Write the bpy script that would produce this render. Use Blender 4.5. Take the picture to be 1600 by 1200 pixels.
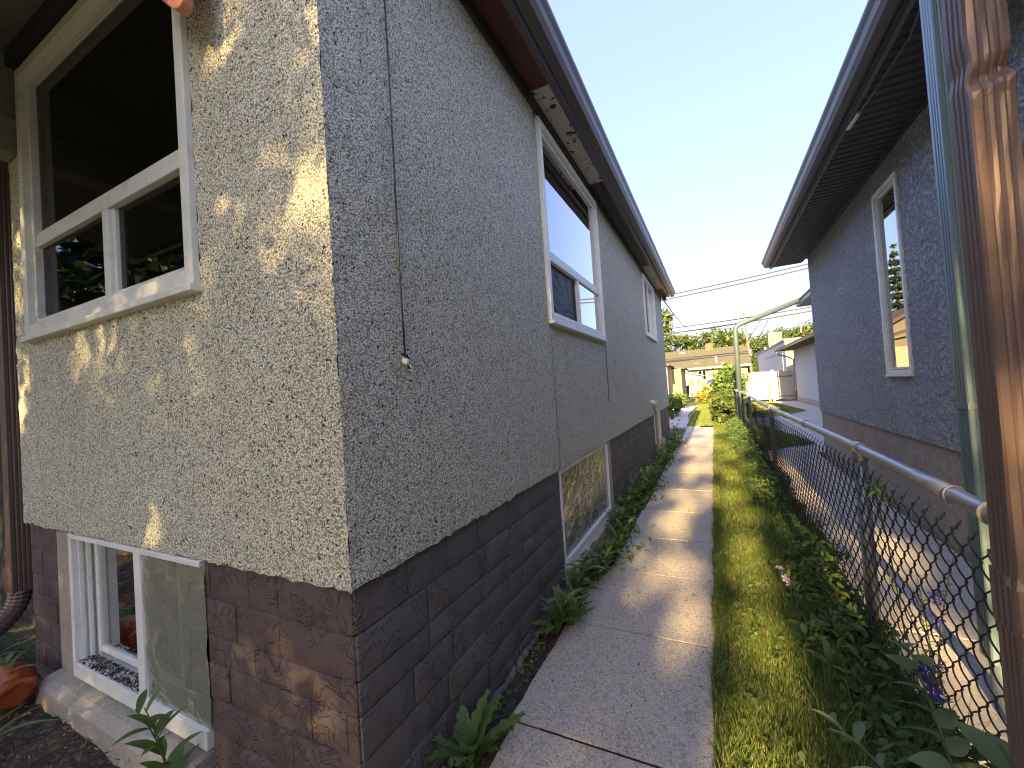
import bpy, bmesh, math, random
import numpy as np
from mathutils import Vector, Matrix
random.seed(7); rng = np.random.default_rng(11)
for o in list(bpy.data.objects): bpy.data.objects.remove(o)
SC = bpy.context.scene
COL = SC.collection
R = math.radians

# ---------------------------------------------------------------- camera
F = 641.7
CAM = np.array([1.0, -0.8716, 1.40])
M = np.array([[0.895, 0.4409, -0.0677], [0.0702, 0.0107, 0.9975], [-0.4405, 0.8975, 0.0214]])
cd = bpy.data.cameras.new('camera'); cam = bpy.data.objects.new('camera', cd); COL.objects.link(cam)
cd.sensor_width = 36; cd.lens = 36 * F / 1600; cd.clip_start = 0.02; cd.clip_end = 1000
rot = Matrix((M[0], M[1], -M[2])).transposed()
cam.matrix_world = Matrix.Translation(CAM) @ rot.normalized().to_4x4()
SC.camera = cam

# ---------------------------------------------------------------- light
EL = 20.0; AZ = -0.4            # low sun behind the camera
TE = math.tan(R(EL))
w = bpy.data.worlds.new('World'); SC.world = w; w.use_nodes = True
nt = w.node_tree; bg = nt.nodes['Background']
sky = nt.nodes.new('ShaderNodeTexSky'); sky.sky_type = 'NISHITA'; sky.sun_disc = False
sky.sun_elevation = R(EL); sky.sun_rotation = R(180 - AZ)
sky.altitude = 600; sky.air_density = 1.0; sky.dust_density = 6.0; sky.ozone_density = 1.0
hz = nt.nodes.new('ShaderNodeMix'); hz.data_type = 'RGBA'; hz.inputs[0].default_value = 0.80   # even summer haze over the whole sky
hz.inputs[7].default_value = (0.37, 0.44, 0.96, 1)
nt.links.new(sky.outputs[0], hz.inputs[6]); nt.links.new(hz.outputs[2], bg.inputs[0]); bg.inputs[1].default_value = 0.15
sd = bpy.data.lights.new('sun', 'SUN'); sd.energy = 3.3; sd.angle = R(0.55); sd.color = (1.0, 0.70, 0.32)
sun = bpy.data.objects.new('sun', sd); COL.objects.link(sun)
sdir = Vector((math.sin(R(AZ)) * math.cos(R(EL)) * -1, math.cos(R(EL)) * math.cos(R(AZ)), -math.sin(R(EL))))
sun.rotation_euler = sdir.to_track_quat('-Z', 'Y').to_euler()
vs = SC.view_settings; vs.view_transform = 'Standard'; vs.look = 'None'; vs.exposure = 3.2; vs.gamma = 1.0
vs.use_curve_mapping = False
SC.cycles.use_denoising = True
SC.cycles.filter_width = 1.15; SC.cycles.max_bounces = 12; SC.cycles.diffuse_bounces = 8; SC.cycles.transparent_max_bounces = 24
SC.cycles.sample_clamp_indirect = 6

# ---------------------------------------------------------------- node helpers
class NT:
    def __init__(s, name):
        s.m = bpy.data.materials.new(name); s.m.use_nodes = True
        s.t = s.m.node_tree; s.b = s.t.nodes['Principled BSDF']; s.out = s.t.nodes['Material Output']
        s._pos = None
    def n(s, typ, **kw):
        nd = s.t.nodes.new(typ)
        for k, v in kw.items(): setattr(nd, k, v)
        return nd
    def L(s, a, b): s.t.links.new(a, b)
    def pos(s, scale=(1, 1, 1)):
        if s._pos is None: s._pos = s.n('ShaderNodeNewGeometry').outputs['Position']
        if scale == (1, 1, 1): return s._pos
        mp = s.n('ShaderNodeVectorMath', operation='MULTIPLY'); s.L(s._pos, mp.inputs[0]); mp.inputs[1].default_value = scale
        return mp.outputs[0]
    def noise(s, scale, detail=4, rough=.55, sc=(1, 1, 1), dist=0):
        nd = s.n('ShaderNodeTexNoise'); nd.inputs['Scale'].default_value = scale; nd.inputs['Detail'].default_value = detail
        nd.inputs['Roughness'].default_value = rough; nd.inputs['Distortion'].default_value = dist
        s.L(s.pos(sc), nd.inputs['Vector']); return nd.outputs['Fac']
    def vor(s, scale, feature='F1', rnd=1, sc=(1, 1, 1)):
        nd = s.n('ShaderNodeTexVoronoi', feature=feature); nd.inputs['Scale'].default_value = scale
        nd.inputs['Randomness'].default_value = rnd
        s.L(s.pos(sc), nd.inputs['Vector']); return nd
    def ramp(s, fac, stops, interp='LINEAR'):
        r = s.n('ShaderNodeValToRGB'); cr = r.color_ramp; cr.interpolation = interp
        while len(cr.elements) < len(stops): cr.elements.new(.5)
        for e, (p, c) in zip(cr.elements, stops):
            e.position = p; e.color = (*c, 1) if isinstance(c, (tuple, list)) else (c, c, c, 1)
        s.L(fac, r.inputs[0]); return r.outputs[0]
    def mix(s, fac, a, b, mode='MIX'):
        m = s.n('ShaderNodeMix', data_type='RGBA', blend_type=mode)
        for sock, v in ((m.inputs[0], fac), (m.inputs[6], a), (m.inputs[7], b)):
            if isinstance(v, (int, float)): sock.default_value = v if sock == m.inputs[0] else (v, v, v, 1)
            elif isinstance(v, tuple): sock.default_value = (*v, 1)
            else: s.L(v, sock)
        return m.outputs[2]
    def math(s, op, a, b=0.0):
        m = s.n('ShaderNodeMath', operation=op)
        for sock, v in ((m.inputs[0], a), (m.inputs[1], b)):
            if isinstance(v, (int, float)): sock.default_value = v
            else: s.L(v, sock)
        return m.outputs[0]
    def bump(s, h, strength=.5, dist=.01, prev=None):
        b = s.n('ShaderNodeBump'); b.inputs['Strength'].default_value = strength; b.inputs['Distance'].default_value = dist
        s.L(h, b.inputs['Height'])
        if prev is not None: s.L(prev, b.inputs['Normal'])
        s.L(b.outputs[0], s.b.inputs['Normal']); return b.outputs[0]
    def set(s, col=None, rough=None, metal=None, spec=None):
        for k, v in (('Base Color', col), ('Roughness', rough), ('Metallic', metal), ('Specular IOR Level', spec)):
            if v is None: continue
            i = s.b.inputs[k]
            if isinstance(v, tuple): i.default_value = (*v, 1)
            elif isinstance(v, (int, float)): i.default_value = v
            else: s.L(v, i)
        return s.m

def paint(name, col, rough=.5, var=.12, metal=0, bump=.0, dirt=None, bscale=60):
    t = NT(name); n = t.noise(6, 5)
    c = t.mix(n, tuple(x * (1 - var) for x in col), tuple(min(1, x * (1 + var)) for x in col))
    if dirt:
        d = t.ramp(t.noise(9, 8, .7), [(.52, 0), (.72, 1)]); c = t.mix(d, c, dirt)
    if bump: t.bump(t.noise(bscale, 5, .6), bump, .004)
    return t.set(c, t.math('MULTIPLY_ADD', n, .0) if False else rough, metal)

def stucco_mat(name, cols, stain):
    t = NT(name); v = t.vor(152, rnd=1)
    sep = t.n('ShaderNodeSeparateColor'); t.L(v.outputs['Color'], sep.inputs[0])
    pc = t.ramp(sep.outputs[0], cols, 'CONSTANT')
    hue = t.mix(sep.outputs[1], (.93, .99, .97), (1.0, .98, .92))
    pc = t.mix(1, pc, hue, 'MULTIPLY')
    gap = t.ramp(v.outputs['Distance'], [(.40, 0), (.66, 1)])
    c = t.mix(t.math('MULTIPLY', gap, .66), pc, (.15, .135, .115))
    big = t.ramp(t.noise(1.7, 6, .6), [(.3, 0), (.7, 1)])
    c = t.mix(t.math('MULTIPLY', big, .35), c, t.mix(1, c, stain, 'MULTIPLY'))
    streak = t.ramp(t.noise(3.0, 4, .6, sc=(3, 3, .35)), [(.5, 0), (.75, 1)])
    c = t.mix(t.math('MULTIPLY', streak, .3), c, t.mix(1, c, (.72, .70, .66), 'MULTIPLY'))
    h = t.math('SUBTRACT', 1.0, v.outputs['Distance'])
    h2 = t.math('ADD', t.math('MULTIPLY', h, .8), t.math('MULTIPLY', sep.outputs[2], .6))
    b1 = t.bump(t.noise(9, 3), .25, .02)
    t.bump(h2, 1.0, .006, b1)
    return t.set(c, .85, spec=.3)

def squiggle_mat(name, col, col2):
    t = NT(name); n = t.noise(5, 5)
    c = t.mix(t.ramp(n, [(.35, 0), (.65, 1)]), col, col2)
    rid = t.ramp(t.noise(16, 2, .45, dist=1.2), [(.44, 0), (.495, 1), (.55, 0)])
    msk = t.ramp(t.noise(4.5, 2), [(.38, 0), (.55, 1)])
    h = t.math('MULTIPLY', rid, msk)
    b1 = t.bump(t.noise(55, 5, .65), .35, .008)
    t.bump(h, .75, .010, b1)
    dust = t.ramp(t.noise(22, 6, .7), [(.58, 0), (.8, 1)])
    c = t.mix(t.math('MULTIPLY', dust, .35), c, tuple(min(1, x * 2.3 + .015) for x in col))
    return t.set(c, .72, spec=.25)

MAT = {}
MAT['stucco'] = stucco_mat('pebble_dash_stucco', [(0, (.06, .055, .044)), (.03, (.42, .40, .32)), (.13, (.70, .67, .55)), (.33, (.87, .85, .70)), (.70, (.91, .89, .76)), (.9, (.93, .91, .80))], (.86, .88, .80))
MAT['block_maroon'] = squiggle_mat('maroon_block_paint', (.094, .069, .067), (.126, .096, .092))
MAT['block_charcoal'] = squiggle_mat('charcoal_block_paint', (.105, .095, .093), (.135, .122, .12))
def knock():
    t = NT('knockdown_stucco_blue_grey')
    n1 = t.noise(26, 3, .55, sc=(1, 1, 1.25), dist=.6); n2 = t.noise(80, 4, .6)
    h = t.math('ADD', t.ramp(n1, [(.38, 0), (.56, 1)]), t.math('MULTIPLY', n2, .35))
    t.bump(h, 1.0, .022)
    c = t.mix(t.ramp(n1, [(.35, 0), (.6, 1)]), (.31, .34, .375), (.45, .485, .525))
    c = t.mix(t.math('MULTIPLY', t.ramp(t.noise(1.3, 5), [(.4, 0), (.7, 1)]), .35), c, (.32, .335, .355))
    return t.set(c, .8, spec=.3)
MAT['knock'] = knock()
def parge():
    t = NT('parged_concrete'); n = t.noise(24, 6, .65)
    c = t.mix(t.ramp(n, [(.35, 0), (.65, 1)]), (.27, .235, .205), (.40, .36, .31))
    c = t.mix(t.math('MULTIPLY', t.ramp(t.noise(5, 5, .6, sc=(1, 1, .4)), [(.5, 0), (.7, 1)]), .5), c, (.19, .165, .145))
    t.bump(t.math('ADD', n, t.noise(70, 4)), .7, .012)
    return t.set(c, .9)
MAT['parge'] = parge()
def concrete(name, a, b, speck=.6, vs_=150):
    t = NT(name); v = t.vor(vs_); sep = t.n('ShaderNodeSeparateColor'); t.L(v.outputs['Color'], sep.inputs[0])
    base = t.mix(t.ramp(t.noise(2.2, 7, .62), [(.3, 0), (.7, 1)]), a, b)
    ag = t.ramp(sep.outputs[0], [(0, (.10, .09, .085)), (.25, (.30, .24, .20)), (.5, (.42, .39, .34)), (.75, (.52, .49, .44)), (.93, (.66, .64, .6))], 'CONSTANT')
    m = t.math('MULTIPLY', t.ramp(sep.outputs[1], [(.35, 0), (.45, 1)]), speck)
    c = t.mix(m, base, ag)
    st = t.ramp(t.noise(7, 8, .7), [(.56, 0), (.74, 1)])
    c = t.mix(t.math('MULTIPLY', st, .5), c, (.13, .115, .095))
    b1 = t.bump(t.noise(40, 6, .7), .3, .008)
    t.bump(t.math('SUBTRACT', 1, v.outputs['Distance']), .45, .004, b1)
    return t.set(c, .88)
MAT['slab'] = concrete('exposed_aggregate_concrete', (.47, .41, .32), (.56, .495, .39), .5, 135)
MAT['walk'] = concrete('smooth_walkway_concrete', (.45, .41, .36), (.54, .50, .44), .25)
MAT['rawconc'] = concrete('mossy_sill_concrete', (.30, .27, .20), (.40, .37, .30), .15, 90)
def soil(name, a, b):
    t = NT(name); n = t.noise(45, 7, .7); v = t.vor(60)
    sep = t.n('ShaderNodeSeparateColor'); t.L(v.outputs['Color'], sep.inputs[0])
    c = t.mix(t.ramp(n, [(.3, 0), (.7, 1)]), a, b)
    c = t.mix(t.math('MULTIPLY', t.ramp(sep.outputs[0], [(.8, 0), (.9, 1)]), .5), c, (.22, .18, .15))
    t.bump(n, .9, .02); return t.set(c, .95)
MAT['soil'] = soil('dark_mulch_soil', (.030, .021, .016), (.085, .060, .045))
MAT['joint'] = paint('dark_joint_dirt', (.020, .017, .013), .95, .3, bump=.5)
MAT['rubble'] = paint('crumbling_footing', (.115, .105, .095), .95, .35, bump=1.0, bscale=45)
MAT['turf'] = soil('grassy_earth', (.035, .045, .016), (.075, .085, .03))
def lawn():
    t = NT('mown_lawn'); n = t.noise(60, 6, .7); n2 = t.noise(1.3, 5)
    c = t.mix(t.ramp(n, [(.3, 0), (.7, 1)]), (.10, .14, .03), (.22, .24, .065))
    c = t.mix(t.math('MULTIPLY', t.ramp(n2, [(.4, 0), (.7, 1)]), .5), c, (.25, .23, .10))
    t.bump(n, .9, .03); return t.set(c, .9)
MAT['lawn'] = lawn()
def foliage(name, a, b, yel=None, trans=.35, rough=.5):
    t = NT(name); g = t.n('ShaderNodeNewGeometry'); oi = t.n('ShaderNodeObjectInfo')
    r = t.math('FRACT', t.math('ADD', g.outputs['Random Per Island'], oi.outputs['Random']))
    c = t.mix(r, a, b)
    if yel: c = t.mix(t.ramp(r, [(.86, 0), (.9, 1)]), c, yel)
    nz = t.noise(30, 4); c = t.mix(t.math('MULTIPLY', nz, .35), c, t.mix(1, c, (.6, .65, .5), 'MULTIPLY'))
    t.set(c, rough, spec=.35)
    tr = t.n('ShaderNodeBsdfTranslucent'); t.L(t.mix(1, c, (1.25, 1.3, .6), 'MULTIPLY'), tr.inputs[0])
    mx = t.n('ShaderNodeMixShader'); mx.inputs[0].default_value = trans
    t.L(t.b.outputs[0], mx.inputs[1]); t.L(tr.outputs[0], mx.inputs[2]); t.L(mx.outputs[0], t.out.inputs[0])
    return t.m
MAT['leaf'] = foliage('weed_leaf', (.085, .15, .04), (.155, .235, .07), (.20, .26, .08))
MAT['leafdark'] = foliage('undergrowth_leaf', (.075, .13, .04), (.14, .205, .062), (.17, .225, .07))
MAT['leafgrey'] = foliage('broad_grey_green_leaf', (.14, .20, .085), (.20, .26, .12))
MAT['grass'] = foliage('grass_blade', (.105, .165, .034), (.22, .265, .064), (.36, .34, .14), .35, .5)
MAT['treeleaf'] = foliage('tree_leaf', (.05, .085, .022), (.115, .155, .045), (.17, .19, .06))
MAT['treedark'] = foliage('spruce_needles', (.02, .04, .022), (.05, .075, .035))
MAT['goldleaf'] = foliage('golden_shrub_leaf', (.20, .20, .03), (.34, .32, .05))
MAT['straw'] = paint('dry_stalk', (.42, .36, .22), .8)
MAT['bark'] = paint('bark', (.10, .08, .062), .9, .3, bump=.8, bscale=25)
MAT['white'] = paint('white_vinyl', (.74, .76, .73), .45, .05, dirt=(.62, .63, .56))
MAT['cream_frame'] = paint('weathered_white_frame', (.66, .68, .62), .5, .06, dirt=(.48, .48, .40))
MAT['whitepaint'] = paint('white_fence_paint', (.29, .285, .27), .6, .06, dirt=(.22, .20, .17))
MAT['chip'] = None
MAT['maroonwood'] = paint('maroon_soffit_paint', (.075, .018, .020), .6, .2, bump=.3)
MAT['brownmetal'] = paint('brown_gutter_metal', (.085, .068, .066), .38, .12)
MAT['darksoffit'] = paint('dark_soffit', (.030, .030, .032), .6, .2, bump=.2)
MAT['slategutter'] = paint('slate_gutter_metal', (.14, .142, .15), .38, .1)
MAT['navysoffit'] = paint('navy_soffit_metal', (.036, .042, .055), .5, .12)
MAT['galv'] = paint('galvanised_steel', (.36, .37, .39), .42, .15, metal=.75, bump=.15)
MAT['wire'] = paint('dark_green_vinyl_wire', (.012, .022, .018), .42, .2)
MAT['mint'] = paint('mint_grey_metal', (.16, .225, .24), .32, .08, metal=.2)
MAT['mintface'] = paint('blue_grey_metal', (.16, .20, .25), .25, .08, metal=.35)
def brownpipe():
    t = NT('crumpled_brown_metal'); n = t.noise(9, 6, .6)
    c = t.mix(n, (.155, .102, .082), (.215, .148, .12))
    c = t.mix(t.ramp(t.noise(30, 7, .75), [(.68, 0), (.74, 1)]), c, (.30, .25, .21))
    t.bump(t.noise(14, 3, .5, sc=(1, 1, .35)), .10, .01)
    return t.set(c, .40, .30)
MAT['brownpipe'] = brownpipe()
MAT['mintdark'] = paint('darkened_mint_metal', (.055, .085, .088), .5, .1)  # darker copy of the mint, offsetting full sun on the far pipe
MAT['tape'] = paint('peeling_tape', (.27, .23, .20), .35)
MAT['black'] = paint('black_rubber', (.012, .012, .013), .5)
MAT['porcelain'] = paint('white_porcelain', (.75, .74, .70), .25)
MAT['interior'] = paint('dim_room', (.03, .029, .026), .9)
MAT['interior_light'] = paint('pale_room', (.34, .35, .29), .9)
MAT['darkroom'] = paint('recess_shade', (.016, .014, .013), .9)
MAT['ceilboard'] = paint('sage_ceiling_board', (.20, .215, .165), .6, .1, bump=.2)
MAT['salmon'] = paint('salmon_painted_board', (.52, .22, .15), .55, .08)
MAT['orange'] = paint('orange_plastic', (.33, .075, .016), .45, .2, bump=.5, bscale=30)
MAT['terracotta'] = paint('red_pot', (.16, .035, .02), .6)
MAT['purple'] = paint('purple_petal', (.05, .03, .20), .55, .25)
MAT['lilac'] = paint('lilac_petal', (.50, .34, .62), .6, .1)
MAT['shingle'] = None
MAT['yellow'] = paint('yellow_siding', (.31, .26, .115), .7, .05)
MAT['creamwall'] = paint('cream_wall', (.27, .235, .165), .8, .06)
MAT['blockwall'] = paint('shaded_pale_block', (.50, .49, .50), .85, .06)
MAT['brick'] = paint('chimney_brick', (.20, .075, .05), .85, .2)
MAT['carblue'] = paint('blue_car_paint', (.07, .12, .24), .25, .05)
MAT['tan'] = paint('tan_siding', (.12, .105, .085), .8, .06)
MAT['tanroof'] = paint('brown_shingle', (.07, .05, .04), .9, .2)
MAT['rust'] = paint('rusty_brown_boot', (.16, .075, .045), .6, .2)
MAT['lumber'] = paint('raw_lumber', (.50, .28, .14), .8, .2)
MAT['polewood'] = paint('utility_pole_wood', (.13, .105, .085), .9, .2)
MAT['wireline'] = paint('overhead_cable', (.05, .05, .055), .6)
MAT['louver'] = paint('dark_louver', (.12, .09, .06), .7)
def shingle():
    t = NT('weathered_shingles'); n = t.noise(3, 6, .7, sc=(1, 1, 4)); n2 = t.noise(18, 4, .6, sc=(.5, 1, 3))
    c = t.mix(t.ramp(n2, [(.35, 0), (.65, 1)]), (.042, .040, .026), (.078, .074, .046))
    c = t.mix(t.math('MULTIPLY', n, .5), c, (.10, .095, .062)); return t.set(c, .95)
MAT['shingle'] = shingle()
def chip():
    t = NT('chipped_white_board'); m = t.ramp(t.noise(13, 4, .6, dist=.5), [(.60, 0), (.62, 1)])
    c = t.mix(m, (.50, .49, .44), (.045, .02, .02)); return t.set(c, .7)
MAT['chip'] = chip()
def glass(name, tint=(.9, .95, .93), base=.0, rough=0.0, refl=1.0, body=None):
    t = NT(name); t.t.nodes.remove(t.b)
    fr = t.n('ShaderNodeFresnel'); fr.inputs[0].default_value = 1.55
    f = t.math('MINIMUM', t.math('MULTIPLY_ADD', fr.outputs[0], refl), 1.0)
    f.node.inputs[0].links[0].from_node.inputs[2].default_value = base
    gl = t.n('ShaderNodeBsdfGlossy'); gl.inputs['Roughness'].default_value = rough; gl.inputs[0].default_value = (1, 1, 1, 1)
    tr = t.n('ShaderNodeBsdfTransparent'); tr.inputs[0].default_value = (*tint, 1)
    back = tr.outputs[0]
    if body:
        df = t.n('ShaderNodeBsdfDiffuse'); df.inputs[0].default_value = (*body[0], 1)
        m0 = t.n('ShaderNodeMixShader'); m0.inputs[0].default_value = body[1]
        t.L(back, m0.inputs[1]); t.L(df.outputs[0], m0.inputs[2]); back = m0.outputs[0]
        bp = t.n('ShaderNodeBump'); bp.inputs['Strength'].default_value = .5; bp.inputs['Distance'].default_value = .03
        t.L(t.noise(7, 3, .5, sc=(1, 1, 1.6), dist=1.0), bp.inputs['Height']); t.L(bp.outputs[0], gl.inputs['Normal'])
    mx = t.n('ShaderNodeMixShader'); t.L(f, mx.inputs[0]); t.L(back, mx.inputs[1]); t.L(gl.outputs[0], mx.inputs[2])
    t.L(mx.outputs[0], t.out.inputs[0]); return t.m
MAT['glass'] = glass('window_glass', (.70, .76, .74), .07, 0.0, 1.9)
MAT['glassdust'] = glass('dusty_window_glass', (.62, .68, .62), .03, .05, 1.0, ((.30, .33, .27), .45))
MAT['glassdark'] = glass('dim_window_glass', (.30, .32, .30), .0, 0.0, .55)
MAT['film'] = glass('wrinkled_plastic_film', (.7, .74, .64), .06, .10, 1.3, ((.36, .385, .30), .55))
MAT['screen'] = glass('insect_screen', (.30, .31, .31), .0, .3, .3, ((.05, .05, .05), .4))

# ---------------------------------------------------------------- mesh helpers
def wl(o):
    v = Vector((0, 0, 0))
    while o is not None: v += Vector(o.location); o = o.parent
    return v
def link(o, parent=None):
    COL.objects.link(o)
    if parent is not None: o.parent = parent
    return o
def tag(o, label=None, cat=None, group=None, kind=None):
    if label: o['label'] = label
    if cat: o['category'] = cat
    if group: o['group'] = group
    if kind: o['kind'] = kind
    return o
def thing(name, loc, label, cat, group=None):
    o = bpy.data.objects.new(name, None); o.empty_display_size = .1; o.location = loc
    link(o); return tag(o, label, cat, group)
class MB:
    def __init__(s): s.v = []; s.f = []
    def add(s, vs, fs):
        k = len(s.v); s.v += [tuple(map(float, p)) for p in vs]; s.f += [[i + k for i in q] for q in fs]; return s
    def box(s, x0, x1, y0, y1, z0, z1):
        x0, x1 = sorted((x0, x1)); y0, y1 = sorted((y0, y1)); z0, z1 = sorted((z0, z1))
        return s.add([(x0, y0, z0), (x1, y0, z0), (x1, y1, z0), (x0, y1, z0), (x0, y0, z1), (x1, y0, z1), (x1, y1, z1), (x0, y1, z1)],
              [(3, 2, 1, 0), (4, 5, 6, 7), (0, 1, 5, 4), (1, 2, 6, 5), (2, 3, 7, 6), (3, 0, 4, 7)])
    def quad(s, a, b, c, d): return s.add([a, b, c, d], [(0, 1, 2, 3)])
    def poly(s, pts): return s.add(pts, [tuple(range(len(pts)))])
    def tube(s, pts, r, n=8, cap=True):
        pts = [Vector(p) for p in pts]; rr = r if isinstance(r, (list, tuple)) else [r] * len(pts)
        k = len(s.v); up = None
        for i, p in enumerate(pts):
            d = (pts[min(i + 1, len(pts) - 1)] - pts[max(i - 1, 0)]).normalized()
            if up is None: up = Vector((0, 0, 1)) if abs(d.z) < .9 else Vector((1, 0, 0))
            a = d.cross(up).normalized(); b = d.cross(a).normalized(); up = -b if False else up
            if a.length < .5: a = Vector((1, 0, 0)); b = d.cross(a).normalized()
            for j in range(n):
                t = 2 * math.pi * j / n; q = p + (a * math.cos(t) + b * math.sin(t)) * rr[i]; s.v.append(tuple(q))
        for i in range(len(pts) - 1):
            for j in range(n):
                s.f.append([k + i * n + j, k + i * n + (j + 1) % n, k + (i + 1) * n + (j + 1) % n, k + (i + 1) * n + j])
        if cap:
            s.f.append([k + j for j in range(n)][::-1]); e = k + (len(pts) - 1) * n; s.f.append([e + j for j in range(n)])
        return s
    def loft(s, rings, cap=True):
        k = len(s.v); n = len(rings[0])
        for r in rings: s.v += [tuple(map(float, p)) for p in r]
        for i in range(len(rings) - 1):
            for j in range(n):
                s.f.append([k + i * n + j, k + i * n + (j + 1) % n, k + (i + 1) * n + (j + 1) % n, k + (i + 1) * n + j])
        if cap:
            s.f.append([k + j for j in range(n)][::-1]); e = k + (len(rings) - 1) * n; s.f.append([e + j for j in range(n)])
        return s
    def prism(s, poly, axis, a, b):
        """extrude 2-D polygon along axis x/y/z from a to b"""
        def P(p, t): return {'x': (t, p[0], p[1]), 'y': (p[0], t, p[1]), 'z': (p[0], p[1], t)}[axis]
        return s.loft([[P(p, a) for p in poly], [P(p, b) for p in poly]])
    def mesh(s, name, off=(0, 0, 0)):
        me = bpy.data.meshes.new(name)
        me.from_pydata([(x - off[0], y - off[1], z - off[2]) for x, y, z in s.v], [], s.f); me.update()
        bm = bmesh.new(); bm.from_mesh(me); bmesh.ops.recalc_face_normals(bm, faces=bm.faces); bm.to_mesh(me); bm.free()
        return me
    def build(s, name, mat, parent=None, bevel=0, smooth=False, at=None):
        loc = Vector(at) if at is not None else (wl(parent) if parent is not None else Vector((0, 0, 0)))
        me = s.mesh(name, loc); me.materials.append(MAT[mat] if isinstance(mat, str) else mat)
        if smooth:
            for p in me.polygons: p.use_smooth = True
        o = bpy.data.objects.new(name, me)
        if at is not None: o.location = Vector(at) - (wl(parent) if parent is not None else Vector((0, 0, 0)))
        link(o, parent)
        if bevel:
            m = o.modifiers.new('bevel', 'BEVEL'); m.width = bevel; m.segments = 2; m.limit_method = 'ANGLE'; m.angle_limit = R(40)
        return o
def from_np(name, V, Fc, mat, parent=None, smooth=False):
    V = np.asarray(V, np.float32)
    if parent is not None: V = V - np.array(wl(parent), np.float32)
    Fc = np.asarray(Fc, np.int32); k = Fc.shape[1]
    me = bpy.data.meshes.new(name); me.vertices.add(len(V)); me.vertices.foreach_set('co', V.ravel())
    me.loops.add(Fc.size); me.loops.foreach_set('vertex_index', Fc.ravel())
    me.polygons.add(len(Fc)); me.polygons.foreach_set('loop_start', np.arange(0, Fc.size, k, dtype=np.int32))
    me.update(calc_edges=True); me.validate()
    me.materials.append(MAT[mat] if isinstance(mat, str) else mat)
    if smooth: me.polygons.foreach_set('use_smooth', np.ones(len(Fc), bool))
    return link(bpy.data.objects.new(name, me), parent)
def inst(name, me, parent, loc, rot=(0, 0, 0), scale=(1, 1, 1)):
    o = bpy.data.objects.new(name, me); o.location = loc; o.rotation_euler = rot; o.scale = scale
    return link(o, parent)
def ray(px, py): return M.T @ np.array([(px - 800) / F, -(py - 600) / F, 1.0])
def at_y(px, py, y):
    d = ray(px, py); return CAM + d * ((y - CAM[1]) / d[1])
def cards(C, size, mat, name, parent, up=.5, aspect=.62, seed=0, detail=False):
    """many small leaf-shaped faces at the points C"""
    g = np.random.default_rng(seed); n = len(C)
    a = g.normal(size=(n, 3)); a[:, 2] *= .6; a /= np.linalg.norm(a, axis=1)[:, None]
    nn = g.normal(size=(n, 3)); nn[:, 2] += up; b = np.cross(nn, a); b /= np.linalg.norm(b, axis=1)[:, None]
    nrm = np.cross(a, b)
    s = (size * g.uniform(.6, 1.3, n))[:, None]
    l = a * s * .5; wv = b * s * .5 * aspect; d = nrm * s * .10
    if detail:
        c_ = nrm * s * .12
        V = np.stack([C - l, C - l * .45 - wv * .85, C + l * .25 - wv * .8, C + l - c_, C + l * .25 + wv * .8, C - l * .45 + wv * .85, C - l * .45 - d, C + l * .25 - d - c_ * .2], 1).reshape(-1, 3)
        i = np.arange(n) * 8
        Fc = np.concatenate([np.stack([i + p, i + q, i + r], 1) for p, q, r in ((0, 1, 6), (6, 1, 2), (6, 2, 7), (7, 2, 3), (0, 6, 5), (6, 4, 5), (6, 7, 4), (7, 3, 4))])
        return from_np(name, V, Fc, mat, parent, True)
    V = np.stack([C - l, C - l * .1 - wv - d, C + l, C - l * .1 + wv - d], 1).reshape(-1, 3)
    i = np.arange(n) * 4
    Fc = np.concatenate([np.stack([i, i + 1, i + 2], 1), np.stack([i, i + 2, i + 3], 1)])
    return from_np(name, V, Fc, mat, parent)

def wall_grid(o, u, n, U, V, holes, step, jit, name, mat, parent, ragged=None, seed=0):
    """a rendered wall sheet with window holes; o origin, u along, z up, n outward"""
    g = np.random.default_rng(seed); o, u, n = map(np.array, (o, u, n))
    us = set(np.round(np.arange(U[0], U[1], step), 4)) | {U[1]}; vsn = set(np.round(np.arange(V[0], V[1], step), 4)) | {V[1]}
    for h in holes: us |= {h[0], h[1]}; vsn |= {h[2], h[3]}
    us = np.array(sorted(us)); vv = np.array(sorted(vsn))
    A, B = np.meshgrid(us, vv, indexing='ij')
    D = g.normal(size=A.shape) * jit
    zz = B.copy()
    if ragged: zz[:, 0] += g.normal(size=len(us)) * ragged
    P = o + A[..., None] * u + zz[..., None] * np.array([0, 0, 1.]) + D[..., None] * n
    idx = np.arange(A.size).reshape(A.shape); Fc = []
    cu = (us[:-1] + us[1:]) / 2; cv = (vv[:-1] + vv[1:]) / 2
    keep = np.ones((len(cu), len(cv)), bool)
    for h in holes:
        keep &= ~(((cu > h[0]) & (cu < h[1]))[:, None] & ((cv > h[2]) & (cv < h[3]))[None])
    q = np.stack([idx[:-1, :-1], idx[1:, :-1], idx[1:, 1:], idx[:-1, 1:]], -1)[keep]
    if np.dot(np.cross(u, [0, 0, 1.]), n) < 0: q = q[:, ::-1]
    return from_np(name, P.reshape(-1, 3), q, mat, parent)

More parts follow.
